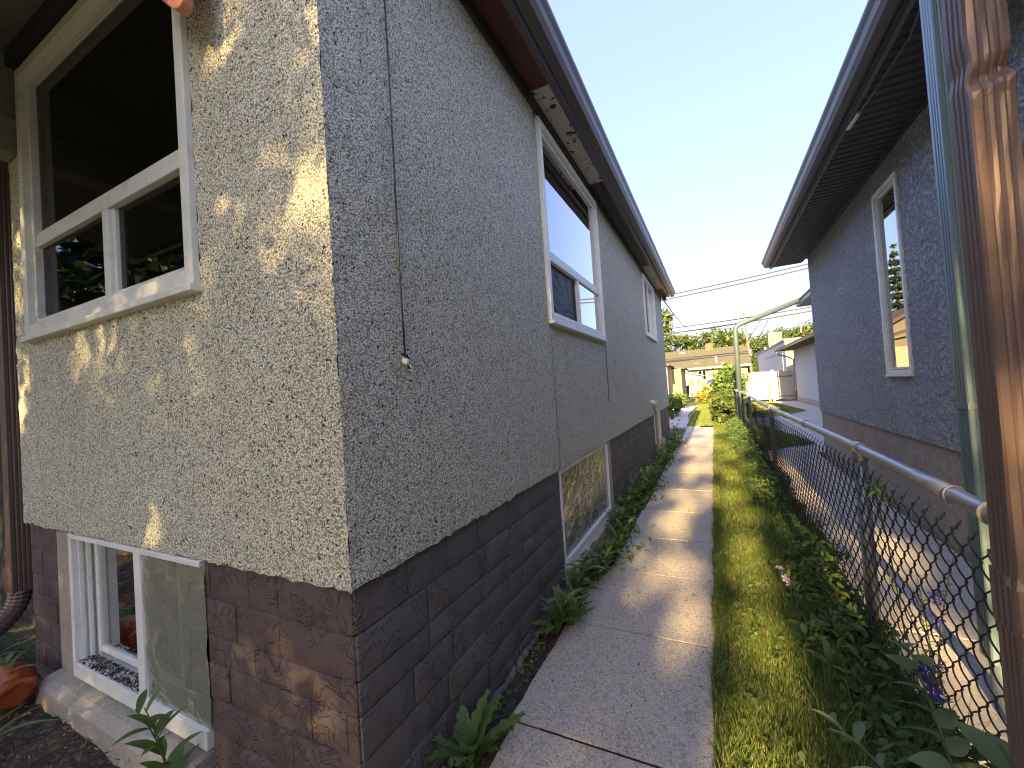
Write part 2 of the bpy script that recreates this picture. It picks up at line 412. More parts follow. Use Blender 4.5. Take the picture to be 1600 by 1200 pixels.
class Frame:
    """local window frame coordinates: u along wall, z up, d into the wall"""
    def __init__(s, o, u, n): s.o = Vector(o); s.u = Vector(u); s.n = Vector(n)
    def p(s, u, z, d): return tuple(s.o + s.u * u + Vector((0, 0, z)) - s.n * d)
    def box(s, mb, u0, u1, z0, z1, d0, d1):
        c = [s.p(u, z, d) for d in (d0, d1) for z in (z0, z1) for u in (u0, u1)]
        mb.add(c, [(0, 1, 3, 2), (4, 6, 7, 5), (0, 4, 5, 1), (2, 3, 7, 6), (0, 2, 6, 4), (1, 5, 7, 3)])
    def ring(s, mb, u0, u1, z0, z1, wd, d0, d1, wb=None, wt=None):
        wb = wb or wd; wt = wt or wd
        s.box(mb, u0, u0 + wd, z0, z1, d0, d1); s.box(mb, u1 - wd, u1, z0, z1, d0, d1)
        s.box(mb, u0 + wd, u1 - wd, z0, z0 + wb, d0, d1); s.box(mb, u0 + wd, u1 - wd, z1 - wt, z1, d0, d1)
    def pane(s, u0, u1, z0, z1, d, mat, parent, name='pane'):
        mb = MB(); s.box(mb, u0, u1, z0, z1, d, d + .004); return mb.build(name, mat, parent)

# ================================================================= SETTING
def sheet(name, pts, z, mat, kind='structure'):
    mb = MB(); mb.poly([(x, y, z) for x, y in pts]); o = mb.build(name, mat); return tag(o, kind=kind)
def rect(x0, x1, y0, y1): return [(x0, y0), (x1, y0), (x1, y1), (x0, y1)]
g = sheet('ground', rect(-600, 600, -600, 600), -.06, 'turf')
# garden bed in front of the house: uneven soil
def soil_bed():
    nx, ny = 110, 70; xs = np.linspace(-6, .12, nx); ys = np.linspace(-3.5, .02, ny)
    A, B = np.meshgrid(xs, ys, indexing='ij'); H = rng.normal(size=A.shape) * .010
    H += .02 * np.sin(A * 5 + 1) * np.sin(B * 7)
    H += -.01; P = np.stack([A, B, H], -1).reshape(-1, 3); idx = np.arange(A.size).reshape(A.shape)
    q = np.stack([idx[:-1, :-1], idx[1:, :-1], idx[1:, 1:], idx[:-1, 1:]], -1).reshape(-1, 4)
    return tag(from_np('garden_bed', P, q, 'soil'), kind='structure')
soil_bed()
n = 2600
C = np.stack([rng.uniform(-3.2, .1, n), rng.uniform(-1.0, -.02, n), rng.uniform(.0, .03, n)], 1)
tag(cards(C, .028, 'bark', 'mulch_chips', None, 1.5, .35, 3), kind='stuff')
C = np.stack([rng.uniform(-3.2, .1, 420), rng.uniform(-1.0, -.02, 420), rng.uniform(.01, .03, 420)], 1)
tag(cards(C, .020, 'straw', 'dry_litter', None, 1.5, .3, 4), kind='stuff')
# dirt strip between the foundation and the path
sheet('dirt_strip', rect(-.05, .3, -.9, 12), -.012, 'soil')
sheet('joint_dirt', rect(.25, .905, -2.4, 12.4), -.0075, 'joint')
# concrete path of slabs
path = bpy.data.objects.new('path', None); link(path); tag(path, kind='structure')
js = [-2.4, -1.6, -.85, -.08, .70, 1.50, 2.28, 3.03, 3.88, 4.85, 5.93, 7.05, 8.35, 9.7, 11.1, 12.55]
for k in range(len(js) - 1):
    x0 = .12 + random.uniform(-.012, .02) + (.07 if js[k] > 2.2 else 0); x1 = .917 + random.uniform(-.008, .008)
    mb = MB(); y0, y1 = js[k] + .007, js[k + 1] - .007
    nn = 7; L = [(x0 + random.uniform(-.005, .005), y0 + (y1 - y0) * i / nn) for i in range(nn + 1)]
    Rr = [(x1 + random.uniform(-.004, .003), y1 - (y1 - y0) * i / nn) for i in range(nn + 1)]
    poly = L[::-1] + Rr[::-1]
    dz = random.uniform(-.0025, .002); tx = random.uniform(-.003, .003)
    mb.loft([[(x, y, -.08) for x, y in poly], [(x, y, dz + tx * (x - .5)) for x, y in poly]])
    mb.build('slab', 'slab', path, bevel=.0018)
pp = [[(-.95, 12.6), (.55, 12.6), (.15, 14.6), (-.95, 15)], [(-.95, 15.05), (.12, 14.66), (-.05, 17.5), (-1.0, 17.6)],
      [(-1.0, 17.66), (-.06, 17.56), (-.02, 20.5), (-1.0, 20.6)], [(-1.0, 20.66), (-.02, 20.56), (.1, 24), (-1.0, 24)]]
for q in pp:
    mb = MB(); mb.loft([[(x, y, -.06) for x, y in q], [(x, y, .0) for x, y in q]]); mb.build('slab', 'walk', path, bevel=.006)
# neighbour's concrete walkway
nw = bpy.data.objects.new('walkway', None); link(nw); tag(nw, kind='structure')
for y0 in np.arange(-4, 8, 1.5):
    mb = MB(); mb.box(1.67, 2.52, y0 + .005, y0 + 1.495, -.08, -.004); mb.build('slab', 'walk', nw, bevel=.005)
for x0, x1, y0, y1 in ((1.67, 4.7, 8.01, 10.5), (1.67, 4.7, 10.52, 13.0), (1.67, 4.7, 13.02, 16), (1.67, 4.7, 16.02, 20), (1.67, 4.7, 20.02, 24.7)):
    mb = MB(); mb.box(x0, x1, y0, y1, -.08, -.004); mb.build('slab', 'walk', nw, bevel=.005)
def blades(poly_fn, n, h, wd, name, mat='grass', z=0.0, seed=1, lean=.5):
    g = np.random.default_rng(seed); P = poly_fn(g, n); n = len(P)
    ang = g.uniform(0, 2 * np.pi, n); side = np.stack([np.cos(ang), np.sin(ang), np.zeros(n)], 1)
    dirv = np.stack([-np.sin(ang), np.cos(ang), np.zeros(n)], 1)
    H = h * g.uniform(.5, 1.25, n); le = H * g.uniform(.1, lean * 1.6, n)
    B0 = np.concatenate([P, np.full((n, 1), z)], 1); wv = side * (wd * g.uniform(.6, 1.2, n))[:, None]
    mid = B0 + dirv * (le * .35)[:, None]; mid[:, 2] += H * .6
    tip = B0 + dirv * le[:, None]; tip[:, 2] += H
    V = np.stack([B0 - wv / 2, B0 + wv / 2, mid - wv * .42, mid + wv * .42, tip], 1).reshape(-1, 3); i = np.arange(n) * 5
    Fc = np.concatenate([np.stack([i, i + 1, i + 3], 1), np.stack([i, i + 3, i + 2], 1), np.stack([i + 2, i + 3, i + 4], 1)])
    return tag(from_np(name, V, Fc, mat), kind='stuff')
def strip(x0, x1, y0, y1, pw=1.0):
    def fn(g, n):
        y = y0 + (y1 - y0) * g.uniform(0, 1, n) ** pw; x = g.uniform(x0, x1, n)
        x = x + .006 * np.sin(y * 9) * (x < x0 + .08); return np.stack([x, y], 1)
    return fn
sheet('grass_verge', rect(.905, 1.68, -2.5, 14), -.02, 'turf')
blades(strip(.90, 1.42, -1.0, 3.2), 80000, .036, .0042, 'grass', seed=2)
blades(strip(.90, 1.45, 3.2, 14), 52000, .045, .0065, 'grass', seed=3)
blades(strip(.90, .95, -1.0, 9), 4500, .05, .005, 'grass', seed=31, lean=.9)
sheet('lawn', [(-.0, 13.0), (1.66, 13.0), (1.66, 30), (-.3, 30), (.15, 22), (-.02, 17.5)], -.014, 'lawn')
blades(strip(.15, 1.66, 12.8, 30), 26000, .06, .018, 'grass', seed=4)
sheet('side_lawn', [(1.67, 8.0), (2.72, 9.0), (2.35, 12), (1.67, 14.2)], .004, 'lawn')
sheet('rear_lawn', [(1.67, 15), (3.0, 15.6), (4.0, 17.5), (3.9, 21.5), (3.3, 24.6), (1.67, 24.6)], .004, 'lawn')
def tri(a, b, c):
    def fn(g, n):
        r = g.uniform(0, 1, (n, 2)); m = r.sum(1) > 1; r[m] = 1 - r[m]
        a_, b_, c_ = map(np.array, (a, b, c)); return a_ + r[:, :1] * (b_ - a_) + r[:, 1:] * (c_ - a_)
    return fn
blades(tri((1.7, 8.05), (2.7, 9.0), (1.7, 14)), 9000, .06, .012, 'grass', seed=5)
blades(tri((1.7, 15.1), (3.95, 17.6), (3.5, 24.5)), 8000, .06, .02, 'grass', seed=6)
blades(tri((1.7, 15.1), (3.5, 24.5), (1.7, 24.5)), 6000, .06, .02, 'grass', seed=7)

# ================================================================= GREY STUCCO HOUSE
WL, FT, EZ, YB = -2.6, .845, 3.45, 9.55     # left end, foundation top, soffit height, back corner
house = thing('stucco_house', (0, 0, 0), 'near house of pebbly grey stucco over a dark painted block foundation', 'house')
FW = (-2.37, -.70, 1.885, 3.37)      # big front window
FB = (-1.985, -.80, .13, FT)         # front basement window
S1 = (1.81, 3.40, 1.885, 3.33); S2 = (6.55, 7.98, 2.25, 3.33)
SB1 = (1.84, 3.28, .16, FT); SB2 = (6.9, 7.75, .30, FT)
holesF = [FW]; holesS = [S1, S2]
wall_grid((0, 0, 0), (1, 0, 0), (0, -1, 0), (WL, 0.0), (FT, 4.3), holesF, .03, .0022, 'wall', 'stucco', house, .004, 1)
wall_grid((0, 0, 0), (0, 1, 0), (1, 0, 0), (0, YB), (FT, 3.62), holesS, .03, .0022, 'wall', 'stucco', house, .004, 2)
mb = MB(); mb.quad((WL, 0, FT), (WL, 0, 4.3), (WL, 5, 4.3), (WL, 5, FT)); mb.quad((WL, 5, 0), (WL, 5, 4.3), (-7, 5, 4.3), (-7, 5, 0))
mb.quad((0, YB, FT), (0, YB, 3.6), (-7, YB, 3.6), (-7, YB, FT)); mb.build('wall', 'stucco', house)
# window reveals and underside of the stucco
mb = MB()
for h in holesF:
    for a, b in (((h[0], h[2]), (h[0], h[3])), ((h[1], h[2]), (h[1], h[3])), ((h[0], h[2]), (h[1], h[2])), ((h[0], h[3]), (h[1], h[3]))):
        mb.quad((a[0], 0, a[1]), (b[0], 0, b[1]), (b[0], .1, b[1]), (a[0], .1, a[1]))
for h in holesS:
    for a, b in (((h[0], h[2]), (h[0], h[3])), ((h[1], h[2]), (h[1], h[3])), ((h[0], h[2]), (h[1], h[2])), ((h[0], h[3]), (h[1], h[3]))):
        mb.quad((0, a[0], a[1]), (0, b[0], b[1]), (-.1, b[0], b[1]), (-.1, a[0], a[1]))
mb.quad((WL, 0, FT), (0, 0, FT), (0, .1, FT), (WL, .1, FT)); mb.quad((0, 0, FT), (0, YB, FT), (-.1, YB, FT), (-.1, 0, FT))
mb.build('reveal', 'parge', house)
# foundation backing with window holes, then the moulded blocks as sub-parts
fnd = wall_grid((0, .0195, 0), (1, 0, 0), (0, -1, 0), (WL + .03, -.03), (-.3, FT), [(-2.2, -.80, .02, FT)], .12, .0, 'foundation', 'block_maroon', house)
fn2 = wall_grid((-.0195, 0, 0), (0, 1, 0), (1, 0, 0), (.03, YB), (-.3, FT), [SB1, SB2], .12, .0, 'foundation', 'block_charcoal', house)
mb = MB(); mb.quad((WL + .03, .03, -.3), (WL + .03, .03, FT), (WL + .03, 5, FT), (WL + .03, 5, -.3)); mb.build('foundation', 'block_maroon', house)
ub = bmesh.new(); bmesh.ops.create_cube(ub, size=1.0)
UNIT = {}
def unit_block(mat, dims):
    key = (mat, round(dims[0], 1), round(dims[1], 2))
    if key not in UNIT:
        me = bpy.data.meshes.new('block'); bm = bmesh.new(); bmesh.ops.create_cube(bm, size=1.0)
        bmesh.ops.scale(bm, vec=(dims[0], .022, dims[1]), verts=bm.verts)
        bmesh.ops.bevel(bm, geom=bm.edges, offset=.0035, segments=2, affect='EDGES', profile=.6)
        for f in bm.faces: f.smooth = True
        bm.to_mesh(me); bm.free(); me.materials.append(MAT[mat]); UNIT[key] = (me, dims)
    return UNIT[key]
COURSES = [.845, .700, .563, .460, .325, .190, .065, -.08]
def lay_blocks(parent, mat, length, place, holes, seed):
    g = random.Random(seed)
    # occupancy grid by course: ashlar pattern with some two-course stones
    taken = {}
    for c in range(len(COURSES) - 1):
        u = 0.0
        while u < length - .03:
            if taken.get(c):
                t = [x for x in taken[c] if x[0] <= u + 1e-6 < x[1]]
                if t: u = t[0][1]; continue
            L = g.choice([.16, .24, .34, .44, .52, .38]); e = min(length, u + L)
            nxt = [x[0] for x in taken.get(c, []) if x[0] > u + 1e-6]
            if nxt: e = min(e, min(nxt))
            if length - e < .05: e = length
            two = g.random() < .22 and L < .3 and c + 2 < len(COURSES)
            zt = COURSES[c]; zb = COURSES[c + 2] if two else COURSES[c + 1]
            if two: taken.setdefault(c + 1, []).append((u, e))
            spans = [(u, e)]
            for h in holes:
                ns = []
                for a, b in spans:
                    if zb < h[3] - .01 and zt > h[2] + .01:
                        if a < h[0]: ns.append((a, min(b, h[0])))
                        if b > h[1]: ns.append((max(a, h[1]), b))
                    else: ns.append((a, b))
                spans = ns
            for a, b in spans:
                if b - a < .03: continue
                me, d = unit_block(mat, (b - a - .007, zt - zb - .007))
                place(parent, me, (a + b) / 2, (zt + zb) / 2, ((b - a - .007) / d[0], 1, (zt - zb - .007) / d[1]), g)
            u = e
def placeF(parent, me, u, z, sc, g): inst('block', me, parent, (WL + .03 + u, .026 + g.uniform(-.003, .002), z), (0, 0, 0), sc)
def placeS(parent, me, u, z, sc, g): inst('block', me, parent, (-.026 + g.uniform(-.002, .003), .018 + u, z), (0, 0, R(90)), sc)
lay_blocks(fnd, 'block_maroon', -WL - .048, placeF, [(-2.2 - WL - .03, -.80 - WL - .03, -.2, FT)], 5)
lay_blocks(fn2, 'block_charcoal', YB - .02, placeS, [(SB1[0] - .018, SB1[1] + .14, .10, FT), (SB2[0] - .018, SB2[1] + .1, .2, FT)], 8)
# rough base where the block meets the dirt
mb = MB(); pts = []
for i in range(380):
    y = -.02 + i * .025; pts.append((.004 + -.004 + random.uniform(-.006, .008), y, random.uniform(-.006, .018)))
mb.tube(pts, [.012 + random.uniform(0, .009) for _ in pts], 7); mb.build('footing_edge', 'rubble', house)
# ---- front window
ff = Frame((0, 0, 0), (1, 0, 0), (0, -1, 0))
u0, u1, z0, z1 = FW
mb = MB(); ff.ring(mb, u0, u1, z0, z1, .055, -.024, .09, .06)
win = mb.build('window', 'cream_frame', house, bevel=.004)
mb = MB(); ff.ring(mb, u0 + .055, u1 - .055, z0 + .06, z1 - .055, .028, .004, .06, .03); mb.build('sash', 'cream_frame', win, bevel=.003)
mb = MB(); ff.box(mb, u0 + .083, u1 - .083, 2.375, 2.44, .012, .06); ff.box(mb, u0 + .083, u1 - .083, 2.44, 2.462, .022, .06); mb.build('rail', 'cream_frame', win, bevel=.004)
mb = MB(); ff.box(mb, -1.505, -1.445, z0 + .09, 2.375, .013, .06); ff.box(mb, -1.445, -1.415, z0 + .09, 2.375, .026, .06); mb.build('mullion', 'cream_frame', win, bevel=.003)
mb = MB(); ff.box(mb, u0 - .006, u1 + .012, z0 - .03, z0 - .001, -.042, .05); mb.build('sill', 'cream_frame', win, bevel=.004)
ff.pane(u0 + .08, u1 - .08, 2.45, z1 - .08, .036, 'glassdark', win)
ff.pane(u0 + .08, -1.50, z0 + .085, 2.38, .036, 'glassdark', win)
ff.pane(-1.42, u1 - .08, z0 + .085, 2.38, .042, 'glassdark', win)
for ux in (-1.28, -.83):
    mb = MB(); mb.tube([(ux - .012, .045, 1.99), (ux - .012, .045, 2.03), (ux + .008, .045, 2.03), (ux + .008, .045, 1.99)], .0025, 6); mb.build('catch', 'white', win)
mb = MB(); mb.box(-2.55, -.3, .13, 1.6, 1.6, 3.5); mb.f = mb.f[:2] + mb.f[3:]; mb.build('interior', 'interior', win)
# ---- front basement window
u0, u1, z0, z1 = FB
mb = MB(); mb.box(-2.2, -1.985, .012, .16, -.1, FT - .004); mb.box(-2.2, -.805, .03, .13, -.2, .125)
mb.build('window_surround', 'rawconc', house, bevel=.012)
mb = MB(); prof = [(-.088, -.06), (-.082, .075), (-.04, .104), (.028, .112), (.028, -.06)]
mb.loft([[(x, y + random.uniform(-.002, .002), z + random.uniform(-.0015, .0015)) for y, z in prof] for x in np.linspace(-2.19, -.81, 40)]); mb.build('window_ledge', 'rawconc', house)
mb = MB(); ff.box(mb, u0, u0 + .034, z0, z1 - .004, -.006, .11); ff.box(mb, u0 + .034, u1 - .002, z0, z0 + .072, -.006, .11); ff.box(mb, u0 + .034, u1 - .001, z1 - .028, z1 - .004, -.004, .11); win = mb.build('window', 'white', house, bevel=.003)
mb = MB(); ff.box(mb, -1.325, -1.268, z0 + .072, z1 - .028, -.001, .05); mb.build('mullion', 'white', win, bevel=.003)
mb = MB()
for d, e in ((.018, .012), (.045, .022), (.075, .034)): ff.box(mb, u0 + .034, u0 + .034 + e, z0 + .072, z1 - .028, d, d + .016)
mb.build('track', 'white', win, bevel=.002)
mb = MB(); ff.ring(mb, u0 + .07, -1.10, z0 + .10, z1 - .03, .028, .068, .092); mb.build('sash', 'white', win, bevel=.003)
ff.pane(u0 + .095, -1.12, z0 + .125, z1 - .05, .08, 'glass', win)
# wrinkled plastic film over the fixed half
gx, gz = 26, 22; us_ = np.linspace(-1.272, -.793, gx); zs_ = np.linspace(z0 + .068, z1 - .02, gz)
A, B = np.meshgrid(us_, zs_, indexing='ij'); Y = .009 + .003 * np.sin(A * 23 + B * 9) * np.sin(B * 17) + rng.normal(size=A.shape) * .0012
A = A + (A > -.80) * (.003 * np.sin(B * 21)); idx = np.arange(A.size).reshape(A.shape)
from_np('plastic_film', np.stack([A, Y, B], -1).reshape(-1, 3), np.stack([idx[:-1, :-1], idx[1:, :-1], idx[1:, 1:], idx[:-1, 1:]], -1).reshape(-1, 4), 'film', win, True)
mb = MB(); mb.box(-2.1, -.6, .14, 1.3, -.2, FT - .01); mb.f = mb.f[:2] + mb.f[3:]; mb.build('interior', 'interior_light', win)
for zz, xx in ((.60, -1.50), (.47, -1.50), (.38, -1.56)):
    mb = MB(); mb.box(xx, xx + .32, .20, .42, zz, zz + .016); mb.build('shelf', 'white', win, bevel=.003)
mb = MB(); mb.box(-1.36, -1.35, .20, .21, .3, .75); mb.build('shelf_post', 'white', win)
n = 700; C = np.stack([rng.uniform(u0 + .04, -1.33, n), rng.uniform(.0, .065, n), np.full(n, z0 + .08)], 1)
cards(C, .016, 'soil', 'leaf_litter', win, 1.5, .4, 9)
# ---- side windows
fs = Frame((0, 0, 0), (0, 1, 0), (1, 0, 0))
def side_window(S, rail=None, mull=None, screen=None):
    u0, u1, z0, z1 = S
    mb = MB(); fs.ring(mb, u0, u1, z0, z1, .05, -.028, .09); win = mb.build('window', 'white', house, bevel=.004)
    mb = MB(); fs.ring(mb, u0 + .05, u1 - .05, z0 + .05, z1 - .05, .026, -.004, .07); mb.build('sash', 'white', win, bevel=.003)
    mb = MB(); fs.box(mb, u0 - .004, u1 + .008, z0 - .022, z0 - .001, -.040, .05); mb.build('sill', 'white', win, bevel=.004)
    a, b = u0 + .072, u1 - .072
    if rail:
        mb = MB(); fs.box(mb, a, b, rail - .035, rail + .035, -.002, .065); mb.build('rail', 'white', win, bevel=.004)
        fs.pane(a, b, rail + .03, z1 - .072, .012, 'glass', win)
        mb = MB(); fs.box(mb, mull - .024, mull + .024, z0 + .074, rail - .035, .002, .065); mb.build('mullion', 'white', win, bevel=.003)
        fs.pane(a, mull - .02, z0 + .07, rail - .03, .03, 'screen', win, 'insect_screen')
        fs.pane(mull + .02, b, z0 + .07, rail - .03, .014, 'glass', win)
        mb = MB(); fs.ring(mb, a + .02, mull - .03, z0 + .085, rail - .045, .02, .055, .075); mb.build('inner_sash', 'white', win, bevel=.002)
    else:
        mb = MB(); fs.box(mb, mull - .028, mull + .028, z0 + .07, z1 - .07, .0, .065); mb.build('mullion', 'white', win, bevel=.003)
        fs.pane(a, mull - .02, z0 + .07, z1 - .07, .03, 'screen', win, 'insect_screen'); fs.pane(mull + .02, b, z0 + .07, z1 - .07, .05, 'glass', win)
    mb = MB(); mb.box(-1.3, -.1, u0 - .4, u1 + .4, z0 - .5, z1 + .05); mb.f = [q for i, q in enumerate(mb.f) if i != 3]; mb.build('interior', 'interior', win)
    # blind behind the glass
    mb = MB()
    for k in range(6): mb.box(-.13, -.125, u0 + .09 + k * .2, u0 + .24 + k * .2, z0 + .1, z1 - .1)
    mb.build('blind', 'interior_light', win)
    return win
side_window(S1, 2.375, 2.62); side_window(S2, None, 7.25)
# ---- side basement windows
def base_window(S, grid):
    u0, u1, z0, z1 = S
    mb = MB(); mb.box(-.16, -.012, u1 + .001, u1 + .13, .05, FT - .004); mb.box(-.16, .05, u0, u1 + .13, -.05, z0 - .004); mb.build('window_surround', 'rawconc', house, bevel=.01)
    mb = MB(); fs.ring(mb, u0 + .002, u1, z0, z1 - .004, .035, .012, .10); win = mb.build('window', 'white', house, bevel=.003)
    fs.pane(u0 + .03, u1 - .03, z0 + .03, z1 - .03, .030, 'glassdust', win)
    if grid:
        for zz in (.30, .44, .58, .72):
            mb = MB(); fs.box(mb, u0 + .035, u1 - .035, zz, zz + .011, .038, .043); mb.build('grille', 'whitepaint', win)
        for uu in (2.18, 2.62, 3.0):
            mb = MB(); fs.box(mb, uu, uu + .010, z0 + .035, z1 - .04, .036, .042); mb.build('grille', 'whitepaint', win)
    mb = MB(); mb.box(-1.0, -.12, u0 - .2, u1 + .2, -.3, FT - .01); mb.f = [q for i, q in enumerate(mb.f) if i != 3]; mb.build('interior', 'interior_light', win)
    mb = MB(); mb.box(-.30, -.28, u0 + .1, u1 - .05, .1, .8); mb.build('curtain', 'mint', win)
base_window(SB1, True); base_window(SB2, False)
# ---- eaves: soffit boards, frieze, fascia, gutter, roof
GO, GT = .325, 3.50
def gut(y0, y1, xo, zt, s, mat, parent, xb, depth=.10):
    """K-style gutter along y; s=+1 overhang to +x, -1 to -x"""
    pr = [(0, zt), (0, zt - depth), (.065, zt - depth), (.085, zt - depth * .72), (.095, zt - depth * .42), (.112, zt - depth * .18), (.114, zt - .002), (.106, zt + .002), (.104, zt - .010), (.090, zt - .03), (.070, zt - depth + .006), (.006, zt - depth + .006), (.006, zt)]
    mb = MB(); rings = []
    for y in np.linspace(y0, y1, 14): 
        dz = .004 * math.sin(y * 1.3); rings.append([(xb + s * x, y, z + dz) for x, z in pr])
    mb.loft(rings); mb.prism([(xb + s * x, z) for x, z in pr[:8]], 'y', y1 - .002, y1 + .004)
    return mb.build('gutter', mat, parent, smooth=False)
mb = MB(); mb.prism([(.0, 3.62), (.20, 3.50), (.20, 3.56), (-3.3, 5.15), (-3.3, 5.10)], 'y', -.35, YB + .12); mb.prism([(-3.3, 5.10), (-3.3, 5.15), (-6.9, 3.5), (-6.9, 3.45)], 'y', 5.0, YB + .12)
roof = mb.build('roof', 'shingle', house)
mb = MB(); mb.box(.155, .19, -.30, YB + .1, 3.425, 3.56); mb.build('fascia', 'brownmetal', roof)
gut(-.32, YB + .08, .32, 3.535, 1, 'brownmetal', roof, .215, .115)
for y0, y1, m in ((-.3, 1.72, 'maroonwood'), (1.725, 3.22, 'chip'), (3.225, 6.6, 'darksoffit'), (6.605, 8.6, 'chip'), (8.605, YB + .08, 'darksoffit')):
    mb = MB(); mb.box(.002, .152, y0, y1, 3.44, 3.458); mb.build('soffit_board', m, roof, bevel=.003)
mb = MB(); mb.box(.002, .02, .001, YB - .01, 3.36, 3.438); mb.build('frieze_board', 'darksoffit', roof)
mb = MB(); mb.quad((0.002, YB + .08, 3.44), (.19, YB + .08, 3.44), (.19, YB + .08, 3.56), (.002, YB + .08, 3.60)); mb.build('eave_end', 'white', roof)
mb = MB(); mb.box(.03, .12, YB - .02, YB + .16, 3.36, 3.43); mb.build('service_bracket', 'mint', house, bevel=.01)
# cables on the side wall and under the eave
def cable(pts, r, mat, parent, name='cable'):
    mb = MB(); mb.tube(pts, r, 7); return mb.build(name, mat, parent, smooth=True)
cable([(.012, .300, 3.44), (.011, .297, 2.9), (.013, .290, 2.3), (.012, .285, 1.9), (.015, .282, 1.70), (.013, .286, 1.53)], .0035, 'black', house)
mb = MB(); mb.tube([(.004, .287, 1.545), (.022, .280, 1.535), (.03, .278, 1.533)], [.012, .013, .008], 10); mb.tube([(.02, .29, 1.53), (.03, .30, 1.515), (.02, .315, 1.50), (.012, .30, 1.51)], .004, 6)
mb.build('insulator', 'porcelain', house, smooth=True)
mb = MB(); mb.tube([(.01, .27, 1.565), (.02, .285, 1.56), (.015, .30, 1.545), (.012, .305, 1.50)], .005, 6); mb.build('cable_clip', 'black', house)
cable([(.010, 3.43, 1.86), (.010, 3.42, 1.5), (.011, 3.40, 1.24)], .003, 'black', house)
cable([(.02, 1.70, 3.40), (.03, 1.66, 3.36), (.035, 1.70, 3.30), (.02, 1.76, 3.28)], .004, 'wireline', house)
cable([(.13, 3.2, 3.43), (.11, 3.6, 3.41), (.08, 4.2, 3.38), (.10, 5.2, 3.40), (.06, 6.4, 3.36), (.04, 8.6, 3.36), (.05, 9.5, 3.37)], .006, 'black', house)
# stucco expansion seam
mb = MB(); mb.box(-.002, .0055, 1.836, 1.841, FT, 1.885); mb.build('seam_bead', 'galv', house)
# hood vent and pipe near the back
mb = MB(); mb.tube([(.01, 6.50, 1.08), (.06, 6.50, 1.08)], .035, 12); mb.tube([(.06, 6.50, 1.08), (.085, 6.50, 1.05)], [.042, .038], 12); mb.build('vent_hood', 'porcelain', house, smooth=False, bevel=.003)
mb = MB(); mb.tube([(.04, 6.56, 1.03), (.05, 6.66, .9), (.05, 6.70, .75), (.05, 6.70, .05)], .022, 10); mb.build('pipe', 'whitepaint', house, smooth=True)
# ---- canopy over the front window
cz0, sl = 3.50, .40
can = None
mb = MB(); mb.prism([(0.0, cz0 + .06), (0.0, cz0 + .16), (-1.15, cz0 + .16 - sl * 1.15), (-1.15, cz0 + .06 - sl * 1.15)], 'x', -4.4, -.72); can = mb.build('canopy', 'shingle', house)
x = -4.4
while x < -.74:
    e = min(-.73, x + .185)
    mb = MB(); mb.prism([(-.012, cz0), (-.012, cz0 + .05), (-1.13, cz0 + .05 - sl * 1.12), (-1.13, cz0 - sl * 1.12)], 'x', x + .004, e - .004); mb.build('ceiling_board', 'ceilboard', can, bevel=.004); x = e
mb = MB(); mb.box(-2.4, -.74, -.05, -.012, 3.40, 3.49); mb.build('gap_shade_strip', 'darksoffit', can)  # dark strip stands in for the shaded gap above the window
mb = MB(); mb.box(-2.56, -2.44, -1.1, -.004, 2.97, 3.50); mb.build('beam', 'ceilboard', can, bevel=.006)
mb = MB(); mb.box(-2.44, -2.40, -1.1, -.006, 3.07, 3.12); mb.build('beam_trim', 'ceilboard', can, bevel=.006)
mb = MB(); mb.box(-2.585, -2.43, -1.12, -.008, 2.93, 2.968); mb.build('beam_trim', 'ceilboard', can, bevel=.006)
pts = [(-.70, 2.955), (-.655, 2.872), (-.54, 2.765), (-.520, 2.752), (-.495, 2.750), (-.478, 2.760), (-.470, 2.785), (-.470, 3.62), (-.70, 3.62)]
mb = MB(); mb.prism(pts, 'y', -.125, -.09); mb.build('bargeboard', 'salmon', can, bevel=.006)
mb = MB(); mb.box(-4.4, -.72, -1.19, -1.152, cz0 - .03 - sl * 1.12, cz0 + .17 - sl * 1.15); mb.build('fascia', 'cream_frame', can)
# far left: dark entry recess, brown downspout with corrugated elbow
mb = MB(); mb.box(-9, -2.63, .26, .4, -.1, 3.7); mb.build('recess_shade_wall', 'darkroom', house)  # near-black colour stands in for the shade of the recess
def rect_ring(cx, cy, a, b, z, wob=0):
    o = []
    for (sx, sy, ux, uy) in ((-1, -1, 1, 0), (1, -1, 0, 1), (1, 1, -1, 0), (-1, 1, 0, -1)):
        for t, dp in ((.06, 0), (.25, 0), (.31, .05), (.37, 0), (.47, 0), (.53, .05), (.59, 0), (.69, 0), (.75, .05), (.81, 0), (.94, 0)):
            x = cx + sx * a + ux * 2 * a * t; y = cy + sy * b + uy * 2 * b * t
            x += uy * 0 + (-dp * a * 1.2 if uy > 0 else dp * a * 1.2 if uy < 0 else 0); y += (dp * b * 1.2 if ux > 0 else -dp * b * 1.2 if ux < 0 else 0)
            o.append((x, y, z))
    return o
ds = MB(); ds.loft([rect_ring(-3.02, .075, .04, .045, z) for z in (.36, 1.0, 2.0, 3.3)]); ds.build('downspout', 'brownpipe', house)
el = MB(); pts = [(-3.02, .075, .37)]; rr = []
for i in range(26):
    t = i / 25; a = t * R(75); pts.append((-3.02 - .02 * t, .075 - .16 * (1 - math.cos(a)) - .1 * t * t, .36 - .20 * math.sin(a) - .05 * t))
rr = [.052 + (.004 if i % 2 else -.003) for i in range(len(pts))]
el.tube(pts, rr, 12); el.build('downspout_elbow', 'brownpipe', house)

